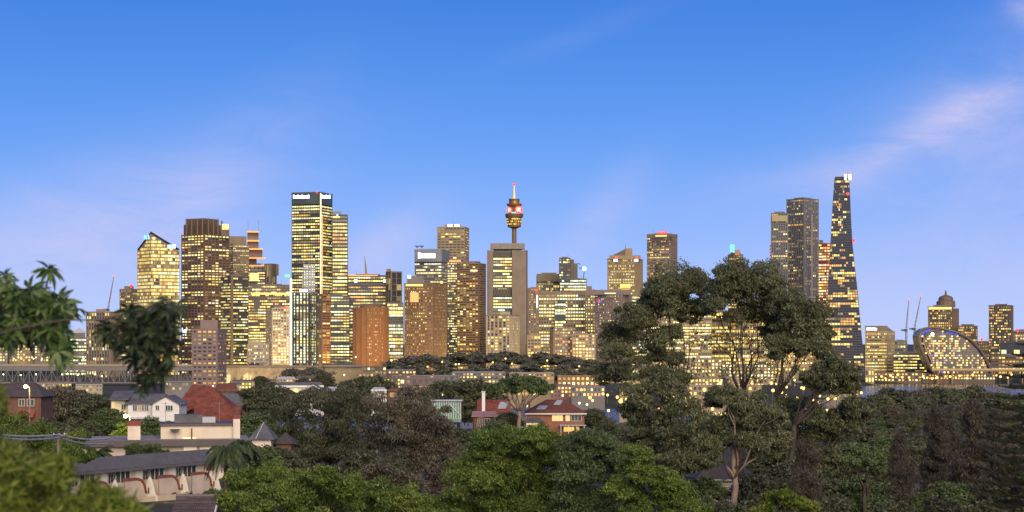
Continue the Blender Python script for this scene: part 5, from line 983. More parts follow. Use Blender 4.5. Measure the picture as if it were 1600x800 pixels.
# palms
def palm(label, px, D, ycrown, rp, nfr, seed, droop=1.0):
    rng = random.Random(seed); x = PX(px, D); z = gz(x, D); zc = PZ(ycrown, D); R = rp*D/F
    r = thing('palm_tree', label, 'palm', (x, D, z)); m = MB(); m.tube(wander((x, D, z-.3), (x, D, zc), 5, rng, .02), [.22, .2, .18, .17, .16, .15], 8); m.build('trunk', M_BARK, r, smooth=True)
    for i in range(nfr):
        a = 6.283*i/nfr+rng.uniform(-.2, .2); up = rng.uniform(-.2, .9); L = R*rng.uniform(.85, 1.15); st = MB(); pts_ = []
        for j in range(9):
            t = j/8; pts_.append(Vector((x+math.cos(a)*L*t*(1-.25*t*droop), D+math.sin(a)*L*t*(1-.25*t*droop), zc+L*(up*t-droop*1.0*t*t))))
        st.tube(pts_, [.05-.045*j/8 for j in range(9)], 4); f = st.build('frond', LF_PALM, r)
        V = []
        for j in range(44):
            t = .1+.9*j/44; q = t*8; i0 = min(7, int(q)); p = pts_[i0].lerp(pts_[i0+1], q-i0); d = (pts_[i0+1]-pts_[i0]).normalized(); sd_ = Vector((-math.sin(a), math.cos(a), 0))
            for s in (-1, 1):
                dd = (d*.55+sd_*s*.7+Vector((0, 0, -.55-rng.random()*.3))).normalized(); l = L*.3*math.sin(math.pi*min(1, t*.85+.12)); w = d*.045*max(1, L*.4)
                V += [p-w, p+w, p+dd*l+w*.2, p+dd*l-w*.2]
        part_mesh(mesh_quads('leaflet', np.array([tuple(v) for v in V])-np.array(ORIG[r.name]), LF_PALM), 'leaflet', f, 'stuff')
palm('drooping palm in front of the cream balconies', 352, 160, 702, 48, 22, 5)
palm('second palm with darker fronds right of the drooping palm', 380, 168, 694, 40, 20, 6)
palm('small spiky palm left of the round hedges', 152, 213, 706, 28, 16, 7, .55)
# Norfolk pine at the right edge
D = 120; x = PX(1612, D); z = gz(x, D); zt = PZ(528, D); rng = random.Random(77)
r = thing('pine_tree', 'dark Norfolk pine with up-swept branch tiers at the right edge', 'tree', (x, D, z)); m = MB(); m.tube([(x, D, z-.3), (x, D, zt)], [.3, .04], 8); m.build('trunk', M_BARKD, r)
V = []; m = MB(); nt = 16
for ti in range(nt):
    f = (ti+.6)/nt; zz = zt-(zt-z)*.78*f; L = .5+3.9*f**.75
    for b in range(7):
        a = 6.283*b/7+ti*.5; d = Vector((math.cos(a), math.sin(a), 0)); pts_ = [Vector((x, D, zz))+d*L*t+Vector((0, 0, L*(-.32*t+.34*t*t))) for t in (0, .25, .5, .75, 1)]
        m.tube(pts_, [.06, .05, .04, .03, .015], 4)
        for j in range(int(60+90*f)):
            t = .12+.88*rng.random(); q = t*4; i0 = min(3, int(q)); p = pts_[i0].lerp(pts_[i0+1], q-i0)
            sd_ = Vector((-d.y, d.x, 0))*rng.choice((-1, 1)); dd = (d*.6+sd_*rng.uniform(.15, .9)+Vector((0, 0, rng.uniform(.0, .5)))).normalized(); l = L*.2*(1.15-t)+.14; w = Vector((0, 0, .028)).cross(dd)+Vector((0, 0, .022))
            V += [p-w, p+w, p+dd*l+w*.4, p+dd*l-w*.4]
m.build('branch', M_BARKD, r, 'stuff'); part_mesh(mesh_quads('needles', np.array([tuple(v) for v in V])-np.array((x, D, z)), LF_DARK), 'needle_spray', r, 'stuff')

# ------------------------------------------------------------------ near houses
def gable(mb, x0, x1, y0, y1, z, h, along='x', e=.4, th=.15):
    if along == 'x':
        ym = (y0+y1)/2
        for s, ye in ((0, y0-e), (1, y1+e)):
            a = [(x0-e, ye, z-e*h/((y1-y0)/2)), (x1+e, ye, z-e*h/((y1-y0)/2)), (x1+e, ym, z+h), (x0-e, ym, z+h)]
            mb.add(a+[(p[0], p[1], p[2]+th) for p in a], [(0, 1, 2, 3), (7, 6, 5, 4), (0, 4, 5, 1), (1, 5, 6, 2), (2, 6, 7, 3), (3, 7, 4, 0)])
    else:
        xm = (x0+x1)/2
        for xe_ in (x0-e, x1+e):
            a = [(xe_, y0-e, z-e*h/((x1-x0)/2)), (xe_, y1+e, z-e*h/((x1-x0)/2)), (xm, y1+e, z+h), (xm, y0-e, z+h)]
            mb.add(a+[(p[0], p[1], p[2]+th) for p in a], [(0, 1, 2, 3), (7, 6, 5, 4), (0, 4, 5, 1), (1, 5, 6, 2), (2, 6, 7, 3), (3, 7, 4, 0)])
def hip(mb, x0, x1, y0, y1, z, h, e=.5, r=.5):
    d = (y1-y0)/2*r*2; ym = (y0+y1)/2; dx = min(d/2+e, (x1-x0)/2+e-.05)
    mb.add([(x0-e, y0-e, z), (x1+e, y0-e, z), (x1+e, y1+e, z), (x0-e, y1+e, z), (x0-e+dx, ym, z+h), (x1+e-dx, ym, z+h)], [(0, 1, 5, 4), (2, 3, 4, 5), (1, 2, 5), (3, 0, 4), (3, 2, 1, 0)])
def window(T, root, x0, x1, z0, z1, y, glass, nm='window', bars=1, fr=M_FRAME):
    m = MB(T); m.box(x0, x1, y-.03, y+.02, z0, z1); o = m.build(nm, glass, root)
    f = MB(T); w = .08
    f.box(x0-w, x1+w, y-.1, y+.02, z1, z1+w); f.box(x0-w, x1+w, y-.14, y+.02, z0-w, z0); f.box(x0-w, x0, y-.1, y+.02, z0+.002, z1-.002); f.box(x1, x1+w, y-.1, y+.02, z0+.002, z1-.002)
    for i in range(bars): xx = lerp(x0, x1, (i+1)/(bars+1)); f.box(xx-.04, xx+.04, y-.08, y-.031, z0+.002, z1-.002)
    f.build('frame', fr, o); return o
GL = mat('house_glass', (.05, .065, .075), .12, .3, .6, spec=.7); LITW = lit('house_window_light', (1, .62, .18), 1.0)
LITD = lit('curtained_light', (.9, .45, .12), .35)
# front cream flats (wall recedes to the right)
u = math.radians(60); ox, oy = PX(118, 178)-1.6, 178; T = frame(ox, oy, 35.15, u); L = 21.5
r = thing('apartment_block', 'cream flats with dark mansard roof, curved red copings and white gable fins', 'building', (ox, oy, 34.3)); EAVE = 2.75
m = MB(T); m.box(0, L, 0, 9, -3, EAVE); m.build('wall', M_CREAM, r)
m = MB(T); h = 1.15; m.add([(-.5, -1.0, EAVE), (L+.5, -1.0, EAVE), (L+.5, .1, EAVE+h), (-.5, .1, EAVE+h), (-.5, .35, EAVE+h), (L+.5, .35, EAVE+h), (L+.5, .35, EAVE+.3), (-.5, .35, EAVE+.3), (-.5, 9.3, EAVE+.3), (L+.5, 9.3, EAVE+.3), (L+.5, 9.3, EAVE-.2), (-.5, 9.3, EAVE-.2)],
    [(0, 1, 2, 3), (3, 2, 5, 4), (4, 5, 6, 7), (7, 6, 9, 8), (8, 9, 10, 11), (1, 6, 5, 2), (0, 3, 4, 7), (0, 7, 8, 11), (1, 10, 9, 6)])
m.build('roof', mat('charcoal_shingle', (.075, .075, .088), .7, .2, 1.2, .15), r)
m = MB(T); m.box(-.5, L+.5, -1.1, -.98, EAVE-.25, EAVE-.02); m.build('gutter', mat('gutter_paint', (.09, .09, .10), .5), r)
m = MB(T); m.box(-.5, L+.5, -.97, -.02, EAVE-.28, EAVE-.24); m.build('soffit', mat('soffit_paint', (.62, .55, .45), .8), r)
for i, fs in enumerate((5.3, 10.3, 15.3, 20.3)):
    window(T, r, fs-2.5, fs-.5, .5, 2.35, -.03, GL, 'sliding_door', 2, M_WHITE); window(T, r, fs-3.6, fs-2.9, 1.3, 2.3, -.03, GL)
    if i == 0: window(T, r, .6, 1.5, 1.2, 2.4, -.03, mat('reflective_pane', (.35, .4, .45), .1, .1))
    m = MB(T); m.box(fs-5.0+.3, fs-3.9, -.28, -.02, -1, 2.45); m.build('white_pier', M_WHITE, r)
    m = MB(T)
    for dx in (-3.8, -3.5, -3.2): m.tube([(fs+dx, -.95, 2.55), (fs+dx, -.8, 2.3), (fs+dx+.1, -.5, 2.1), (fs+dx, -.35, 1.5)], .04, 5)
    m.build('drainpipe', M_DARK, r, 'stuff')
    prof = [(fs-3.3, 1.6), (fs-1.5, 1.6), (fs-1.05, 1.48), (fs-.7, 1.16), (fs-.5, .7), (fs-.42, .3), (fs-.15, .22)]
    m = MB(T); n = len(prof)
    vs = [(a, -1.9, b) for a, b in prof]+[(a, -1.7, b) for a, b in prof]+[(a, -1.9, -.9) for a, b in prof]+[(a, -1.7, -.9) for a, b in prof]
    m.add(vs, [(2*n+j, 2*n+j+1, j+1, j) for j in range(n-1)]+[(3*n+j+1, 3*n+j, n+j, n+j+1) for j in range(n-1)]+[(j, j+1, n+j+1, n+j) for j in range(n-1)]); m.box(fs-3.3, fs-3.1, -1.69, -.02, -.9, 1.44); m.build('balcony', M_TAUPE, r)
    m = MB(T)
    for (a, b), (c, d) in zip(prof, prof[1:]):
        nx_, nz_ = -(d-b), (c-a); l = math.hypot(nx_, nz_); nx_, nz_ = nx_/l*.24, nz_/l*.24
        m.add([(a, -1.98, b+.004), (c, -1.98, d+.004), (c+nx_, -1.98, d+nz_), (a+nx_, -1.98, b+nz_), (a, -1.64, b+.004), (c, -1.64, d+.004), (c+nx_, -1.64, d+nz_), (a+nx_, -1.64, b+nz_)], [(0, 1, 2, 3), (7, 6, 5, 4), (3, 2, 6, 7), (0, 4, 5, 1), (1, 5, 6, 2), (0, 3, 7, 4)])
    m.build('coping', M_COPE, r)
    m = MB(T); P2 = [(-2.9, -1.4), (-2.9, .0), (-2.65, .15), (-2.3, 1.3), (-2.05, 1.8), (-1.8, 1.3), (-1.45, .15), (-.03, .1), (-.03, -1.4)]; xx = fs; n = len(P2)
    m.add([(xx, a, b) for a, b in P2]+[(xx+.3, a, b) for a, b in P2], [tuple(range(n)), tuple(range(2*n-1, n-1, -1))]+[(j, n+j, n+(j+1) % n, (j+1) % n) for j in range(n)]); f = m.build('fin_wall', mat('fin_white', (.56, .52, .46), .85, .08, 1), r)
    m = MB(T); m.box(xx-.03, xx+.01, -2.12, -1.98, .2, .8); m.build('slot', M_DARK, f)
    m = MB(T); m.box(fs-4.7, xx-.02, -2.9, -2.75, -2.2, -.02); m.build('garden_wall', mat('garden_wall_render', (.38, .33, .25), .9, .1, .6), r)
point(262, 776, 184, 40, (1, .62, .2), .3); point(325, 770, 196, 30, (1, .62, .2), .3)
# second cream flats, facing the lens
def house_frame(px, D, yaw=0): return frame(PX(px, D), D, 0, yaw)
D = 238; px0, px1 = 128, 388; po = plan(px0, px1, D, None, 14); T = frame(po[0][0], po[0][1], 0, math.atan2(po[1][1]-po[0][1], po[1][0]-po[0][0])); L = math.hypot(po[1][0]-po[0][0], po[1][1]-po[0][1]); zr = PZ(689, D)
r = thing('apartment_block', 'second cream flats with a flat dark-edged roof and rooftop storey', 'building', (po[0][0], po[0][1], zr-6))
m = MB(T); m.box(0, L, 0, 14, zr-8, zr-.5); m.build('wall', M_TAUPE, r)
m = MB(T); m.box(-.3, L+.3, -.6, 14.2, zr-.48, zr-.1); m.build('roof', mat('flat_roof_felt', (.20, .19, .20), .9, .2, .5), r)
m = MB(T); m.box(-.3, L+.3, -.75, -.61, zr-.75, zr+.02); m.build('fascia', mat('dark_fascia', (.07, .06, .065), .6), r)
def xat(px): return (px-px0)/(px1-px0)*L
for a, b in ((286, 307), (311, 384)):
    m = MB(T); m.box(xat(a), xat(b), -.35, -.02, zr-7, zr-.78); m.build('pale_bay', M_CREAM, r)
window(T, r, xat(291), xat(304), zr-2.9, zr-1.7, -.38, GL); window(T, r, xat(322), xat(333), zr-2.6, zr-1.2, -.38, mat('frosted_glass', (.45, .42, .4), .4), bars=3)
m = MB(T); m.box(xat(321), xat(334), -.5, -.36, zr-3.8, zr-2.75); m.build('planter', M_COPE, r)
window(T, r, xat(123.5), xat(128.5), zr-3.0, zr-.9, -.03, LITW)
m = MB(T)
for i in range(5): m.box(0, xat(285), -.05, -.0, zr-1.4-i*.55, zr-1.36-i*.55)
m.build('board_joint', mat('joint_tone', (.30, .25, .22), .9), r, 'stuff')  # thin joint strips slightly darker than the wall
m = MB(T); m.box(xat(198), xat(218), 2.5, 4.2, zr-.05, zr+1.75); c = m.build('chimney', M_CREAM, r); m = MB(T); m.box(xat(198)-.08, xat(218)+.08, 2.4, 4.3, zr+1.75, zr+2.35); m.build('chimney_cap', M_COPE, c)
zt = PZ(665, D+8)
m = MB(T); m.box(xat(250), xat(368), 5, 12, zr-.09, zt); m.build('rooftop_storey', mat('warm_cream', (.5, .44, .36), .9, .08, .6), r); m = MB(T); m.box(xat(249), xat(369), 4.7, 12.3, zt+.003, zt+.3); m.build('storey_roof', mat('dark_fascia', (.07,)*3), r)
m = MB(T); m.box(xat(366), xat(377), 4.4, 6, zr-.08, zt+.9); c = m.build('end_pier', M_CREAM, r); m = MB(T); m.box(xat(365.5), xat(377.5), 4.3, 6.1, zt+.9, zt+1.35); m.build('pier_cap', M_COPE, c)
m = MB(T); m.box(xat(272), xat(316), 6.5, 10, zt+.32, zt+1.35); m.build('roof_tank_room', M_SLATE, r); m = MB(T); m.box(xat(317), xat(338), 6.6, 9, zt+.32, zt+1.05); m.build('roof_hatch', M_TIN, r)
m = MB(T); m.box(xat(298), xat(300.5), 3.6, 3.9, zr-.08, zr+1.3); m.build('flue', M_COPE, r)
m = MB(T); m.box(xat(285), xat(306), 4.3, 4.6, zr-.02, zr+.1); m.build('strip_lamp', lit('roof_strip_lamp', (1, .8, .3), 2.0, sample=True), r)
m = MB(T); c0 = (xat(273), 4.2, zr+1.2); m.lathe(c0[0], c0[1], [(.05, c0[2]-.5), (.35, c0[2]-.3), (.75, c0[2])], 12); m.tube([(c0[0], c0[1], zr-.05), (c0[0], c0[1], c0[2]-.4)], .05, 5); m.build('dish', M_STEEL, r)
for x_ in (258, 282, 345): m = MB(T); m.tube([(xat(x_), 8, zt+.3), (xat(x_), 8, zt+3.0)], .035, 4); m.tube([(xat(x_)-.6, 8, zt+2.8), (xat(x_)+.6, 8, zt+2.8)], .02, 4); m.build('aerial', M_STEEL, r)
# grey pyramid turret beside it
D = 232; r = thing('house', 'cottage with a steep grey pyramid roof right of the cream flats', 'house', (PX(412, D), D+3, PZ(700, D)-3)); x0, x1 = PX(388, D), PX(428, D); zb = PZ(687, D)
m = MB(); m.box(x0+.4, x1-.4, D+.2, D+4.4, zb-5, zb); m.build('wall', M_CREAM, r); m = MB(); hip(m, x0+.4, x1-.4, D+.2, D+4.4, zb, PZ(661, D)-zb, .5, 1); m.build('roof', M_SLATE, r)
m = MB(); m.box(PX(429, D), PX(452, D), D+2, D+6, zb-5, zb-.6); m.build('side_wing', M_BRICK, r); m = MB(); hip(m, PX(429, D), PX(452, D), D+2, D+6, zb-.6, 1.3, .4); m.build('side_roof', M_ROOFB, r)
m = MB(); m.tube([(x1-2.2, D-.3, zb+.1), (PX(408, D), D+2.3, PZ(661, D))], .06, 4); m.build('ridge_cap', M_TIN, r)
# tiled roof peeking at the very bottom
D = 120; r = thing('house', 'purple-grey tiled roof with white bargeboard at the bottom edge', 'house', (PX(300, D), D, PZ(800, D)-3)); x0, x1 = PX(262, D), PX(328, D); zr = PZ(786, D); 
m = MB(); m.box(x0, x1, D-1, D+7, zr-6, zr-2.3); m.build('wall', M_CREAM, r)
m = MB(); n = 22
for i in range(n):
    a, b = lerp(x0, x1, i/n), lerp(x0, x1, (i+.82)/n)
    for j in range(7):
        t0, t1 = j/7, (j+1.1)/7
        m.add([(a, D+3-4*t0, zr-2.2*t0+.06), (b, D+3-4*t0, zr-2.2*t0+.06), (b, D+3-4*t1, zr-2.2*t1+.16), (a, D+3-4*t1, zr-2.2*t1+.16), ((a+b)/2, D+3-4*t0, zr-2.2*t0+.16), ((a+b)/2, D+3-4*t1, zr-2.2*t1+.26)], [(0, 3, 5, 4), (4, 5, 2, 1), (3, 2, 5)])
m.add([(x0, D+3, zr), (x1, D+3, zr), (x1, D-1, zr-2.2), (x0, D-1, zr-2.2), (x1, D+7, zr-2.2), (x0, D+7, zr-2.2)], [(3, 2, 1, 0), (0, 1, 4, 5)]); m.build('roof', mat('purple_tile', (.12, .095, .11), .7, .3, 1.5), r, 'stuff')
m = MB(); m.tube([(x0, D+3, zr+.2), (x1+.1, D+3, zr+.2)], .14, 6); m.build('ridge_cap', mat('purple_tile', (.12,)*3), r); m = MB()
m.add([(x1+.05, D+3, zr-.1), (x1+.12, D+3, zr-.1), (x1+.12, D-1.1, zr-2.4), (x1+.05, D-1.1, zr-2.4), (x1+.05, D+3, zr+.2), (x1+.12, D+3, zr+.2), (x1+.12, D-1.1, zr-2.1), (x1+.05, D-1.1, zr-2.1)], [(0, 1, 2, 3), (7, 6, 5, 4), (0, 3, 7, 4), (1, 5, 6, 2), (3, 2, 6, 7), (0, 4, 5, 1)]); m.build('bargeboard', M_WHITE, r)
# white weatherboard house
D = 420; kk = D/F; zf = lambda y: PZ(y, D)
r = thing('house', 'white weatherboard house with slate roofs and a yellow-lit left wing', 'house', (PX(235, D), D, zf(662)))
xs = lambda p: PX(p, D)
m = MB(); m.box(xs(200), xs(241), D, D+7, zf(668), zf(630)); m.build('wall', M_WHITE, r); m = MB(); m.box(xs(241.3), xs(283), D-2.5, D+7, zf(668), zf(631)); m.add([(xs(241.3), D-2.5, zf(631)), (xs(283), D-2.5, zf(631)), (xs(263), D-2.5, zf(619)), (xs(241.3), D-2.2, zf(631)), (xs(283), D-2.2, zf(631)), (xs(263), D-2.2, zf(619))], [(0, 1, 2), (5, 4, 3)]); m.build('gable_wall', M_WHITE, r)
m = MB(); m.box(xs(172), xs(199.7), D+1, D+7, zf(668), zf(626)); m.build('side_wing', mat('yellow_lit_render', (.55, .48, .30), .8, .08), r)  # yellow light falling on this wing is put into its wall colour
m = MB()
for y_ in range(632, 662, 2): m.box(xs(200.4), xs(240.8), D-.06, D-.01, zf(y_)-.02, zf(y_)+.05); m.box(xs(241.6), xs(282.8), D-2.56, D-2.51, zf(y_)-.02, zf(y_)+.05)
m.build('weatherboard', M_WHITE, r, 'stuff')
m = MB(); gable(m, xs(199), xs(252), D, D+8, zf(630), (630-617)*kk, 'x', .5); m.build('roof', M_SLATE, r); m = MB(); gable(m, xs(241.3), xs(283), D-2.5, D+8, zf(631), (631-619)*kk, 'y', .5); m.build('gable_roof', M_SLATE, r)
for a, b, dd in ((170, 187, 0), (184, 202, -.6)):
    m = MB(); m.add([(xs(a), D+dd, zf(625)), (xs(b), D+dd, zf(625)), (xs(b), D+6, zf(613)), (xs(a), D+6, zf(613)), (xs(a), D+dd, zf(625)+.2), (xs(b), D+dd, zf(625)+.2), (xs(b), D+6, zf(613)+.2), (xs(a), D+6, zf(613)+.2)], [(3, 2, 1, 0), (4, 5, 6, 7), (0, 1, 5, 4), (1, 2, 6, 5), (2, 3, 7, 6), (3, 0, 4, 7)]); m.build('lean_roof', M_SLATE, r)
I = lambda x, y, z: (x, y, z)
for a, b, g in ((208, 214, GL), (216, 221, LITD), (222, 226, GL), (227, 232, GL)): window(I, r, xs(a), xs(b), zf(642), zf(633), D-.08, g, fr=M_WHITE)
window(I, r, xs(247), xs(252), zf(640), zf(633), D-2.6, GL, fr=M_WHITE); window(I, r, xs(262), xs(273), zf(641), zf(633), D-2.6, GL, bars=2, fr=M_WHITE); window(I, r, xs(173.5), xs(177.5), zf(639), zf(629), D+.92, LITW); window(I, r, xs(189), xs(195), zf(640), zf(632), D+.92, GL)
m = MB(); m.box(xs(200), xs(247), D-2.4, D-.1, zf(654), zf(652)); m.build('lower_roof', M_TIN, r)
# red roofed house behind it
D = 450; zf = lambda y: PZ(y, D); xs = lambda p: PX(p, D)
r = thing('house', 'large house with steep red tiled roofs behind the cream flats', 'house', (PX(320, D), D+5, zf(668)-2))
m = MB(); m.box(xs(278), xs(372), D, D+12, zf(690), zf(652)); m.build('wall', M_BRICK, r)
m = MB(); m.add([(xs(258), D+1, zf(658)), (xs(378), D+1, zf(658)), (xs(378), D+17, zf(656)), (xs(258), D+17, zf(656)), (xs(290), D+9, zf(602)), (xs(322), D+9, zf(604))], [(0, 1, 5, 4), (2, 3, 4, 5), (1, 2, 5), (3, 0, 4), (3, 2, 1, 0)]); m.build('roof', M_ROOFR, r)
m = MB(); gable(m, xs(305), xs(372), D-1, D+5, zf(658), (658-637)*D/F, 'x', .4); m.build('front_roof', M_ROOFR, r)
m = MB(); m.box(xs(301), xs(307), D+2, D+3.2, zf(650), zf(636)); m.build('chimney', M_BRICK, r); m = MB(); m.box(xs(366), xs(373), D, D+1.4, zf(660), zf(640)); m.build('chimney', M_BRICK, r)
m = MB(); m.add([(xs(262), D-3, zf(660)), (xs(300), D-3, zf(640)), (xs(300), D+3, zf(640)), (xs(262), D+3, zf(660)), (xs(262), D-3, zf(660)+.25), (xs(300), D-3, zf(640)+.25), (xs(300), D+3, zf(640)+.25), (xs(262), D+3, zf(660)+.25)], [(3, 2, 1, 0), (4, 5, 6, 7), (0, 1, 5, 4), (2, 3, 7, 6), (0, 4, 7, 3), (1, 2, 6, 5)]); m.build('side_roof', M_ROOFR, r)
# brick house with the lamp, left
D = 340; zf = lambda y: PZ(y, D); xs = lambda p: PX(p, D)
r = thing('house', 'two-storey brick house in shade behind the left street lamp', 'house', (PX(45, D), D, zf(668)-2))
m = MB(); m.box(xs(-12), xs(64), D, D+9, zf(690), zf(620)); m.build('wall', M_BRICK, r); m = MB(); hip(m, xs(-12), xs(64), D, D+9, zf(619.8), (620-598)*D/F, .6); m.build('roof', M_ROOFB, r)
window(I, r, xs(43), xs(53), zf(634), zf(624), D-.03, GL, bars=1); window(I, r, xs(30), xs(38), zf(634), zf(624), D-.03, GL, bars=1)
m = MB(); m.add([(xs(30), D-2, zf(650)), (xs(56), D-2, zf(650)), (xs(56), D-.02, zf(640)), (xs(30), D-.02, zf(640)), (xs(30), D-2, zf(650)-.15), (xs(56), D-2, zf(650)-.15), (xs(56), D-.02, zf(640)-.15), (xs(30), D-.02, zf(640)-.15)], [(0, 1, 2, 3), (7, 6, 5, 4), (0, 4, 5, 1), (1, 5, 6, 2), (0, 3, 7, 4)]); m.build('awning', mat('awning_red', (.25, .06, .05), .8), r)
m = MB(); m.tube([(xs(60.5), D-.15, zf(690)), (xs(60.5), D-.15, zf(620))], .07, 5); m.build('drainpipe', M_BRICK, r)
# near lamps
def near_lamp(px, py, D, label, e, col, h=None):
    x, z = PX(px, D), PZ(py, D); zb = gz(x, D); r = thing('street_lamp', label, 'street lamp', (x, D, zb))
    m = MB(); m.tube([(x+.7, D, zb-.3), (x+.7, D, z-.3), (x+.5, D, z+.1), (x, D, z+.15)], [.12, .09, .06, .05], 6); m.build('pole', M_WOODP, r)
    m = MB(); m.ball((x, D, z), .0008*D+.1, 8); m.build('lamp_head', lit('near_lamp_light', (1, .82, .34), 4), r)
    l = bpy.data.lights.new('lamp_light', 'POINT'); o = bpy.data.objects.new('lamp_light', l); COL.objects.link(o); o.location = (x, D-.7, z-.4); l.energy = e; l.color = col; l.shadow_soft_size = .3
near_lamp(40, 604, 325, 'bright yellow street lamp before the left brick house', 900, (1, .75, .35)); near_lamp(196, 650, 296, 'greenish-white street lamp beside the white house', 1400, (.95, 1, .6)); near_lamp(587, 759, 155, 'small white lamp among the bushes at bottom centre', 60, (1, 1, .9))
# brick house with hip roof, right of the umbrella tree
D = 430; zf = lambda y: PZ(y, D); xs = lambda p: PX(p, D)
r = thing('house', 'red brick house with a tiled hip roof, skylights and lit windows', 'house', (xs(870), D, zf(675)-2))
m = MB(); m.box(xs(824), xs(913), D, D+11, zf(690), zf(646)); m.build('wall', mat('salmon_brick', (.19, .085, .058), .9, .25, 1, .2), r); m = MB(); hip(m, xs(824), xs(913), D, D+11, zf(645.8), (645-624.5)*D/F, .6, .8); m.build('roof', mat('maroon_tile', (.105, .042, .034), .85, .3, 1, .3), r)
m = MB(); m.box(xs(820.5), xs(916.5), D-.75, D-.62, zf(647.6), zf(645.4)); m.build('gutter', M_FRAME, r)
for a, b, g in ((863, 879, LITW), (884, 890, LITW), (893, 908, GL)): window(I, r, xs(a), xs(b), zf(657.5), zf(649), D-.03, g, bars=2)
m = MB()
for i, (a, b) in enumerate(((838, 856), (866, 880))):
    for t_ in range(1):
        y_ = (641, 633)[i]; dd = D+(1.2, 3.2)[i]
        m.add([(xs(a), dd, zf(y_)+.25), (xs(b-4), dd, zf(y_)+.25), (xs(b), dd+1.3, zf(y_-5)+.3), (xs(a+5), dd+1.3, zf(y_-5)+.3), (xs(a), dd, zf(y_)-.4), (xs(b-4), dd, zf(y_)-.4), (xs(b), dd+1.3, zf(y_-5)-.3), (xs(a+5), dd+1.3, zf(y_-5)-.3)], [(0, 1, 2, 3), (0, 4, 5, 1), (1, 5, 6, 2), (3, 7, 4, 0)])
m.build('skylight', mat('skylight_glass', (.25, .28, .32), .2, .1, spec=.5), r, 'stuff')
m = MB(); m.box(xs(822), xs(844), D-3.5, D-.05, zf(676), zf(659)); o = m.build('pavilion', M_WHITE, r); m = MB(); hip(m, xs(822), xs(848), D-3.5, D-.05, zf(659)+.02, .9, .5); m.build('pavilion_roof', M_SLATE, r)
for a, b in ((823, 831), (833, 842)): window(I, r, xs(a), xs(b), zf(668), zf(660.5), D-3.54, LITW)
m = MB(); m.box(xs(874), xs(915), D-3, D-.04, zf(664.5), zf(663.5)); m.build('veranda_roof', M_TIN, r); m = MB()
for p in (876, 888, 900, 912): m.box(xs(p)-.06, xs(p)+.06, D-2.9, D-2.8, zf(680), zf(664.6))
m.build('veranda_post', M_WHITE, r, 'stuff')
for a, b in ((881, 897), (900, 905)): window(I, r, xs(a), xs(b), zf(674), zf(667), D-.03, lit('veranda_light', (1, .5, .08), 1.2), bars=3)
m = MB(); m.box(xs(826), xs(828.5), D+3, D+3.6, zf(646), zf(628)); m.build('chimney', M_BRICK, r)
# cottage, stack and glass box to its left
D = 520; zf = lambda y: PZ(y, D); xs = lambda p: PX(p, D)
r = thing('house', 'red tiled cottage with skylight behind the white chimney stack', 'house', (xs(770), D, zf(650)-2)); m = MB(); m.box(xs(752), xs(795), D, D+8, zf(670), zf(643)); m.build('wall', M_MAUVE, r); m = MB(); gable(m, xs(748), xs(795), D, D+8, zf(643), (643-626)*D/F, 'x', .5); m.build('roof', M_ROOFR, r)
m = MB(); m.add([(xs(778), D+.6, zf(637)+.3), (xs(790), D+.6, zf(637)+.3), (xs(794), D+2, zf(631)+.5), (xs(782), D+2, zf(631)+.5), (xs(778), D+.6, zf(637)-.3), (xs(790), D+.6, zf(637)-.3), (xs(794), D+2, zf(631)-.3), (xs(782), D+2, zf(631)-.3)], [(0, 1, 2, 3), (0, 4, 5, 1), (1, 5, 6, 2)]); m.build('skylight', mat('skylight_glass', (.45,)*3), r)
D = 500; zf = lambda y: PZ(y, D); xs = lambda p: PX(p, D)
r = thing('chimney_stack', 'tall white rendered chimney stack rising among the red roofs', 'chimney', (xs(755.5), D, zf(655))); m = MB(); m.box(xs(753), xs(758), D, D+.9, zf(655)-3, zf(613)); m.build('shaft', M_WHITE, r); m = MB(); m.box(xs(752.3), xs(758.7), D-.1, D+1, zf(613)+.003, zf(611)); m.build('cap', M_TIN, r)
r = thing('glasshouse', 'pale green framed glass box with braced posts left of the red roofs', 'building', (xs(695), D+2, zf(648)-2)); m = MB(); m.box(xs(674), xs(720), D+2, D+8, zf(660), zf(627)); m.build('glazing', mat('aqua_glass', (.12, .19, .17), .3, .3, .4), r)
m = MB(); m.box(xs(672), xs(722), D+1.4, D+8.4, zf(627)+.003, zf(625.5)); m.build('roof', M_TIN, r); m = MB()
for i in range(13): x_ = xs(675+i*3.7); m.box(x_-.07, x_+.07, D+1.85, D+1.98, zf(655), zf(627.1))
m.tube([(xs(700), D+1.7, zf(630)), (xs(719), D+1.7, zf(650))], .09, 4); m.build('glazing_bar', mat('aqua_paint', (.45, .55, .5), .6), r, 'stuff')
D = 440; zf = lambda y: PZ(y, D); xs = lambda p: PX(p, D)
r = thing('house', 'brick outbuilding with a flat pinkish roof and ladder-like trellis', 'house', (xs(755), D, zf(672))); m = MB(); m.box(xs(740), xs(772), D, D+6, zf(690), zf(651)); m.build('wall', M_BRICK, r); m = MB(); m.add([(xs(737), D-.5, zf(651)), (xs(775), D-.5, zf(651)), (xs(775), D+6.5, zf(645)), (xs(737), D+6.5, zf(645)), (xs(737), D-.5, zf(650)), (xs(775), D-.5, zf(650)), (xs(775), D+6.5, zf(644)), (xs(737), D+6.5, zf(644))], [(3, 2, 1, 0), (4, 5, 6, 7), (0, 1, 5, 4), (1, 2, 6, 5), (2, 3, 7, 6), (3, 0, 4, 7)]); m.build('roof', mat('pink_tin', (.34, .19, .16), .7, .15), r)
window(I, r, xs(757), xs(765), zf(664), zf(654), D-.03, GL); m = MB(); [m.tube([(xs(745+i*3), D-.3, zf(668)), (xs(747+i*2.4), D-.15, zf(652))], .05, 4) for i in range(4)]; m.build('trellis', M_WHITE, r, 'stuff')
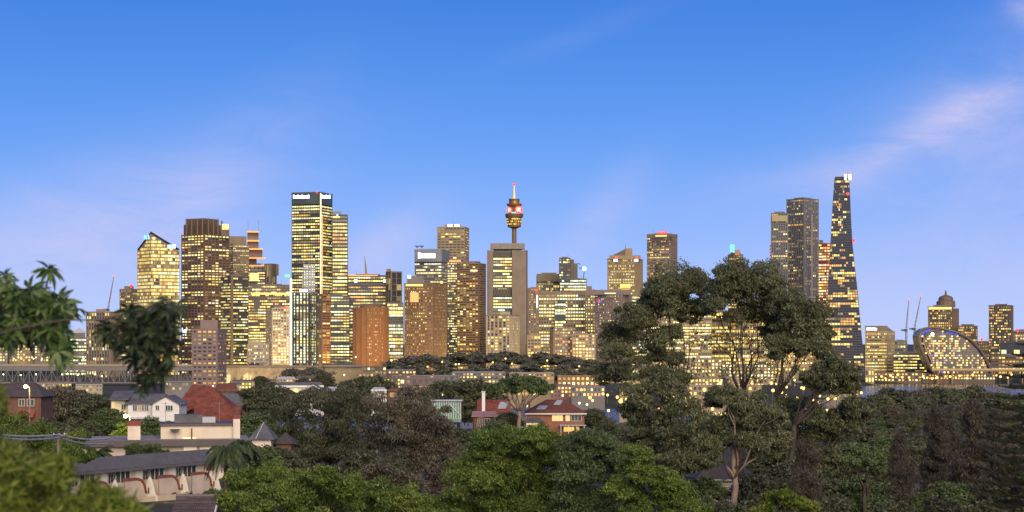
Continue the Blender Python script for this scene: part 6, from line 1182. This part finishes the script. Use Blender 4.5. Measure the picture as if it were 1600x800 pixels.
# roofs among trees
for lb, a, b, yt, yb, D_, w, rf, gab in (('long dark roof with solar panels below the viaduct', 430, 506, 606, 618, 760, M_WHITE, M_SLATE, 2.2), ('pale grey roofed shed right of the white gable', 508, 530, 613, 622, 720, M_BRICK, M_TIN, 2.0), ('low house with a grey roof above the brown tree', 580, 604, 611, 620, 800, M_WHITE, M_TIN, 1.5), ('red brick house with a white parapet left of the glass box', 606, 662, 612, 626, 640, M_BRICK, M_ROOFR, 1.2), ('dark roofed cottage right of the red roof', 342, 378, 634, 650, 560, M_DARK, M_SLATE, 3.4), ('dark maroon roofed house far behind the red roof', 335, 372, 612, 625, 700, M_BRICK, mat('maroon_tile', (.2,)*3), 3),
                                       ('grey roofed house half hidden behind the pale gum trunk', 1090, 1175, 752, 775, 185, M_TAUPE, M_ROOFB, 1.5), ('white house with small windows among the brown she-oaks', 1412, 1442, 699, 712, 300, M_GREY, M_SLATE, .8), ('grey house with stepped roofs right of the white house', 1464, 1498, 700, 735, 290, M_GREY, M_TIN, 1.5), ('pale house with one lit window at the foot of the she-oaks', 1462, 1500, 738, 765, 240, M_CREAM, M_SLATE, 1.2), ('cream house glimpsed at the bottom right', 1420, 1450, 775, 800, 190, M_CREAM, M_SLATE, 1.2)):
    lowrise('house', lb, a, b, yt, yb, D_, w, rf, .18, 2.8, 3, gab, 8)
r = thing('house', 'white gabled cottage end left of the pale shed', 'house', (PX(490, 740), 740, PZ(620, 740))); D = 740; zf = lambda y: PZ(y, D); xs = lambda p: PX(p, D)
m = MB(); m.box(xs(478), xs(502), D, D+8, zf(630), zf(609)); m.add([(xs(478), D, zf(609)), (xs(502), D, zf(609)), (xs(490), D, zf(602)), (xs(478), D+8, zf(609)), (xs(502), D+8, zf(609)), (xs(490), D+8, zf(602))], [(0, 1, 2), (5, 4, 3)]); m.build('wall', mat('mauve_wall', (.33, .27, .25), .9), r)
m = MB(); gable(m, xs(478), xs(502), D-.3, D+8, zf(609), (609-602)*D/F, 'y', .5, .3); m.build('roof', M_SLATE, r); m = MB()
m.tube([(xs(476), D-.9, zf(610)), (xs(490), D-.9, zf(602)), (xs(504), D-.9, zf(610))], .22, 4); m.build('bargeboard', M_WHITE, r)

# ------------------------------------------------------------------ power pole and cables
D = 150; x = PX(91, D); zt = PZ(677, D)
r = thing('power_pole', 'timber power pole with crossarm beside the lower left trees', 'power pole', (x, D, gz(x, D))); m = MB(); m.tube([(x, D, gz(x, D)-.3), (x, D, zt)], [.15, .11], 8); m.build('pole', M_WOODP, r)
m = MB(); m.tube([(x-.75, D-.9, zt-.25), (x+.5, D+.9, zt-.25)], .07, 4); m.build('crossarm', M_WOODP, r); m = MB()
for t_ in (-.4, .1, .6): m.ball((x+t_*.6, D+t_, zt-.08), .1, 6)
m.build('insulator', M_TIN, r, 'stuff')
for i, (ya, ym, yb, xb, lb) in enumerate(((675, 679, 684.5, 172, 'upper bundled power cable crossing the lower left trees'), (680, 684, 693, 168, 'lower bundled power cable crossing the lower left trees'))):
    m = MB(); A, B, C = (PX(-40, D-30), D-30, PZ(ya-2, D-30)), (PX(91, D), D, PZ(ym, D)), (PX(xb, D+22), D+22, PZ(yb, D+22)); P = []
    for s, e in ((A, B), (B, C)):
        for j in range(9): t_ = j/8; P.append((lerp(s[0], e[0], t_), lerp(s[1], e[1], t_), lerp(s[2], e[2], t_)-.25*math.sin(math.pi*t_)))
    m.tube(P[:9]+P[10:], .075, 5); tag(m.build('power_cable', mat('cable_sheath', (.35, .35, .37), .6), None), lb, 'cable', 'power cables')

# ------------------------------------------------------------------ nearest foliage at the left edge
def palmate(seed, n=7, L=.11, w=.028, dr=.5):
    rng = random.Random(seed); m = MB()
    for i in range(n):
        a = 6.283*i/n+rng.uniform(-.25, .25); l = L*rng.uniform(.7, 1.15); d = Vector((math.cos(a), math.sin(a), 0)); s = Vector((-d.y, d.x, 0)); P = []
        for t, ww in ((.06, .15), (.35, .9), (.65, 1), (.88, .5), (1, .04)):
            c = d*l*t+Vector((0, 0, -dr*l*t*t*1.3+.12*l*t)); P.append((c, ww*w*.5))
        vs = []
        for c, ww in P: vs += [c-s*ww+Vector((0, 0, .25*ww)), c, c+s*ww+Vector((0, 0, .25*ww))]
        m.add(vs, [(3*j+k_, 3*j+k_+1, 3*j+k_+4, 3*j+k_+3) for j in range(4) for k_ in (0, 1)])
    return m
def leaf_meshes(mt, L, w, dr):
    out = []
    for s in range(4):
        o = palmate(s+int(L*1000), 7, L, w, dr).build('leaf', mt); out.append(o.data); bpy.data.objects.remove(o)
    return out
def near_tree(label, D, spots, base, mt, L, w, dr, seed, spine, thick=1, name='leafy_branch', cat='branch'):
    rng = random.Random(seed); P = lambda x, y, d=0: Vector((PX(x, D+d), D+d, PZ(y, D+d)))
    b = P(*base); r = thing(name, label, cat, b); ms = leaf_meshes(mt, L, w, dr); m = MB()
    for s in spine: m.tube([P(*q) for q in s], [thick*(.014-.011*i/(len(s)-1)) for i in range(len(s))], 5)
    allp = [P(*q) for s in spine for q in s]
    for i, (x, y, d) in enumerate(spots):
        p = P(x, y, d); o = bpy.data.objects.new('leaf', ms[i % 4]); COL.objects.link(o); o.parent = r; o.location = p-b
        o.rotation_euler = (rng.uniform(-1.1, 1.1), rng.uniform(-1.1, 1.1), rng.random()*6.28); sc2 = rng.uniform(.6, 1.3); o.scale = (sc2,)*3
        q = min(allp, key=lambda v: (v-p).length); m.tube([q, q.lerp(p, .5)+Vector((0, 0, .01)), p], [.004, .003, .002], 4)
    m.build('twig', M_BARKD, r, 'stuff'); return r
def spots_in(polyg, n, seed, dd):
    rng = random.Random(seed); out = []; xs_ = [p[0] for p in polyg]; ys_ = [p[1] for p in polyg]
    while len(out) < n:
        x, y = rng.uniform(min(xs_), max(xs_)), rng.uniform(min(ys_), max(ys_))
        if inside(x, y, polyg): out.append((x, y, rng.uniform(-dd, dd)))
    return out
UL = [(-20, 446), (20, 440), (60, 449), (80, 454), (100, 470), (110, 490), (104, 510), (108, 540), (98, 568), (88, 548), (70, 528), (40, 526), (10, 534), (-20, 545)]
near_tree('near leafy branch with drooping palmate leaves at the left edge', 12.5, spots_in(UL, 270, 1, .7)+[(78, 421, 0), (79, 420, .02), (77, 422, -.02), (8, 430, 0), (9, 429, .02), (114, 476, 0), (120, 482, .1)], (-60, 700), LF_NEAR, .1, .026, .45, 3,
          [[(-60, 700), (-30, 600), (0, 530), (30, 495), (60, 476)], [(0, 530), (50, 515), (90, 505), (108, 492)], [(60, 476), (72, 450), (77, 424)], [(30, 495), (14, 455), (8, 433)], [(90, 505), (98, 535), (96, 560)], [(90, 500), (106, 484), (114, 476)]])
BL = [(160, 512), (172, 500), (186, 508), (196, 486), (204, 470), (216, 484), (234, 476), (262, 466), (278, 480), (270, 500), (284, 530), (270, 540), (276, 568), (258, 574), (244, 600), (222, 612), (216, 584), (204, 580), (198, 548), (180, 552), (186, 528), (164, 530)]
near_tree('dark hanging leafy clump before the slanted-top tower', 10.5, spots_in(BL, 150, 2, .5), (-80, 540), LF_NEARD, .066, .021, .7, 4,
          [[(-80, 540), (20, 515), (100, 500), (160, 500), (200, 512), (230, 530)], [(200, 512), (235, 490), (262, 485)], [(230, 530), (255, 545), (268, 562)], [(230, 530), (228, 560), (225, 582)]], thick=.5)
SP = [(-30, 600), (-8, 600), (-4, 640), (-14, 668), (-6, 700), (25, 718), (60, 732), (95, 742), (125, 765), (160, 785), (200, 806), (215, 830), (-30, 830)]
bl = []; rng = random.Random(6); Dn = 8.5
for (x_, y_, d_) in spots_in(SP, 60, 9, .7): bl.append((PX(x_, Dn+d_), Dn+d_, PZ(y_, Dn+d_), .065, .065, .065))
b = (PX(-40, Dn), Dn, gz(PX(-40, Dn), Dn)); r = thing('shrub', 'blurred near shrub with yellow-green sprays filling the lower left corner', 'shrub', b)
V = leaf_arrays(bl, 420, .08, .15, 66, .35, .3, 6, .75)-np.array(b); part_mesh(mesh_quads('foliage', V, LF_SPRAY), 'foliage', r)
m = MB()
for i in range(0, len(bl), 3): c = bl[i]; m.tube(wander(b, c[:3], 4, rng, .06), [.03, .022, .016, .01, .004], 5)
m.build('stem', M_BARK, r, 'stuff')
print('objects', len(bpy.data.objects))
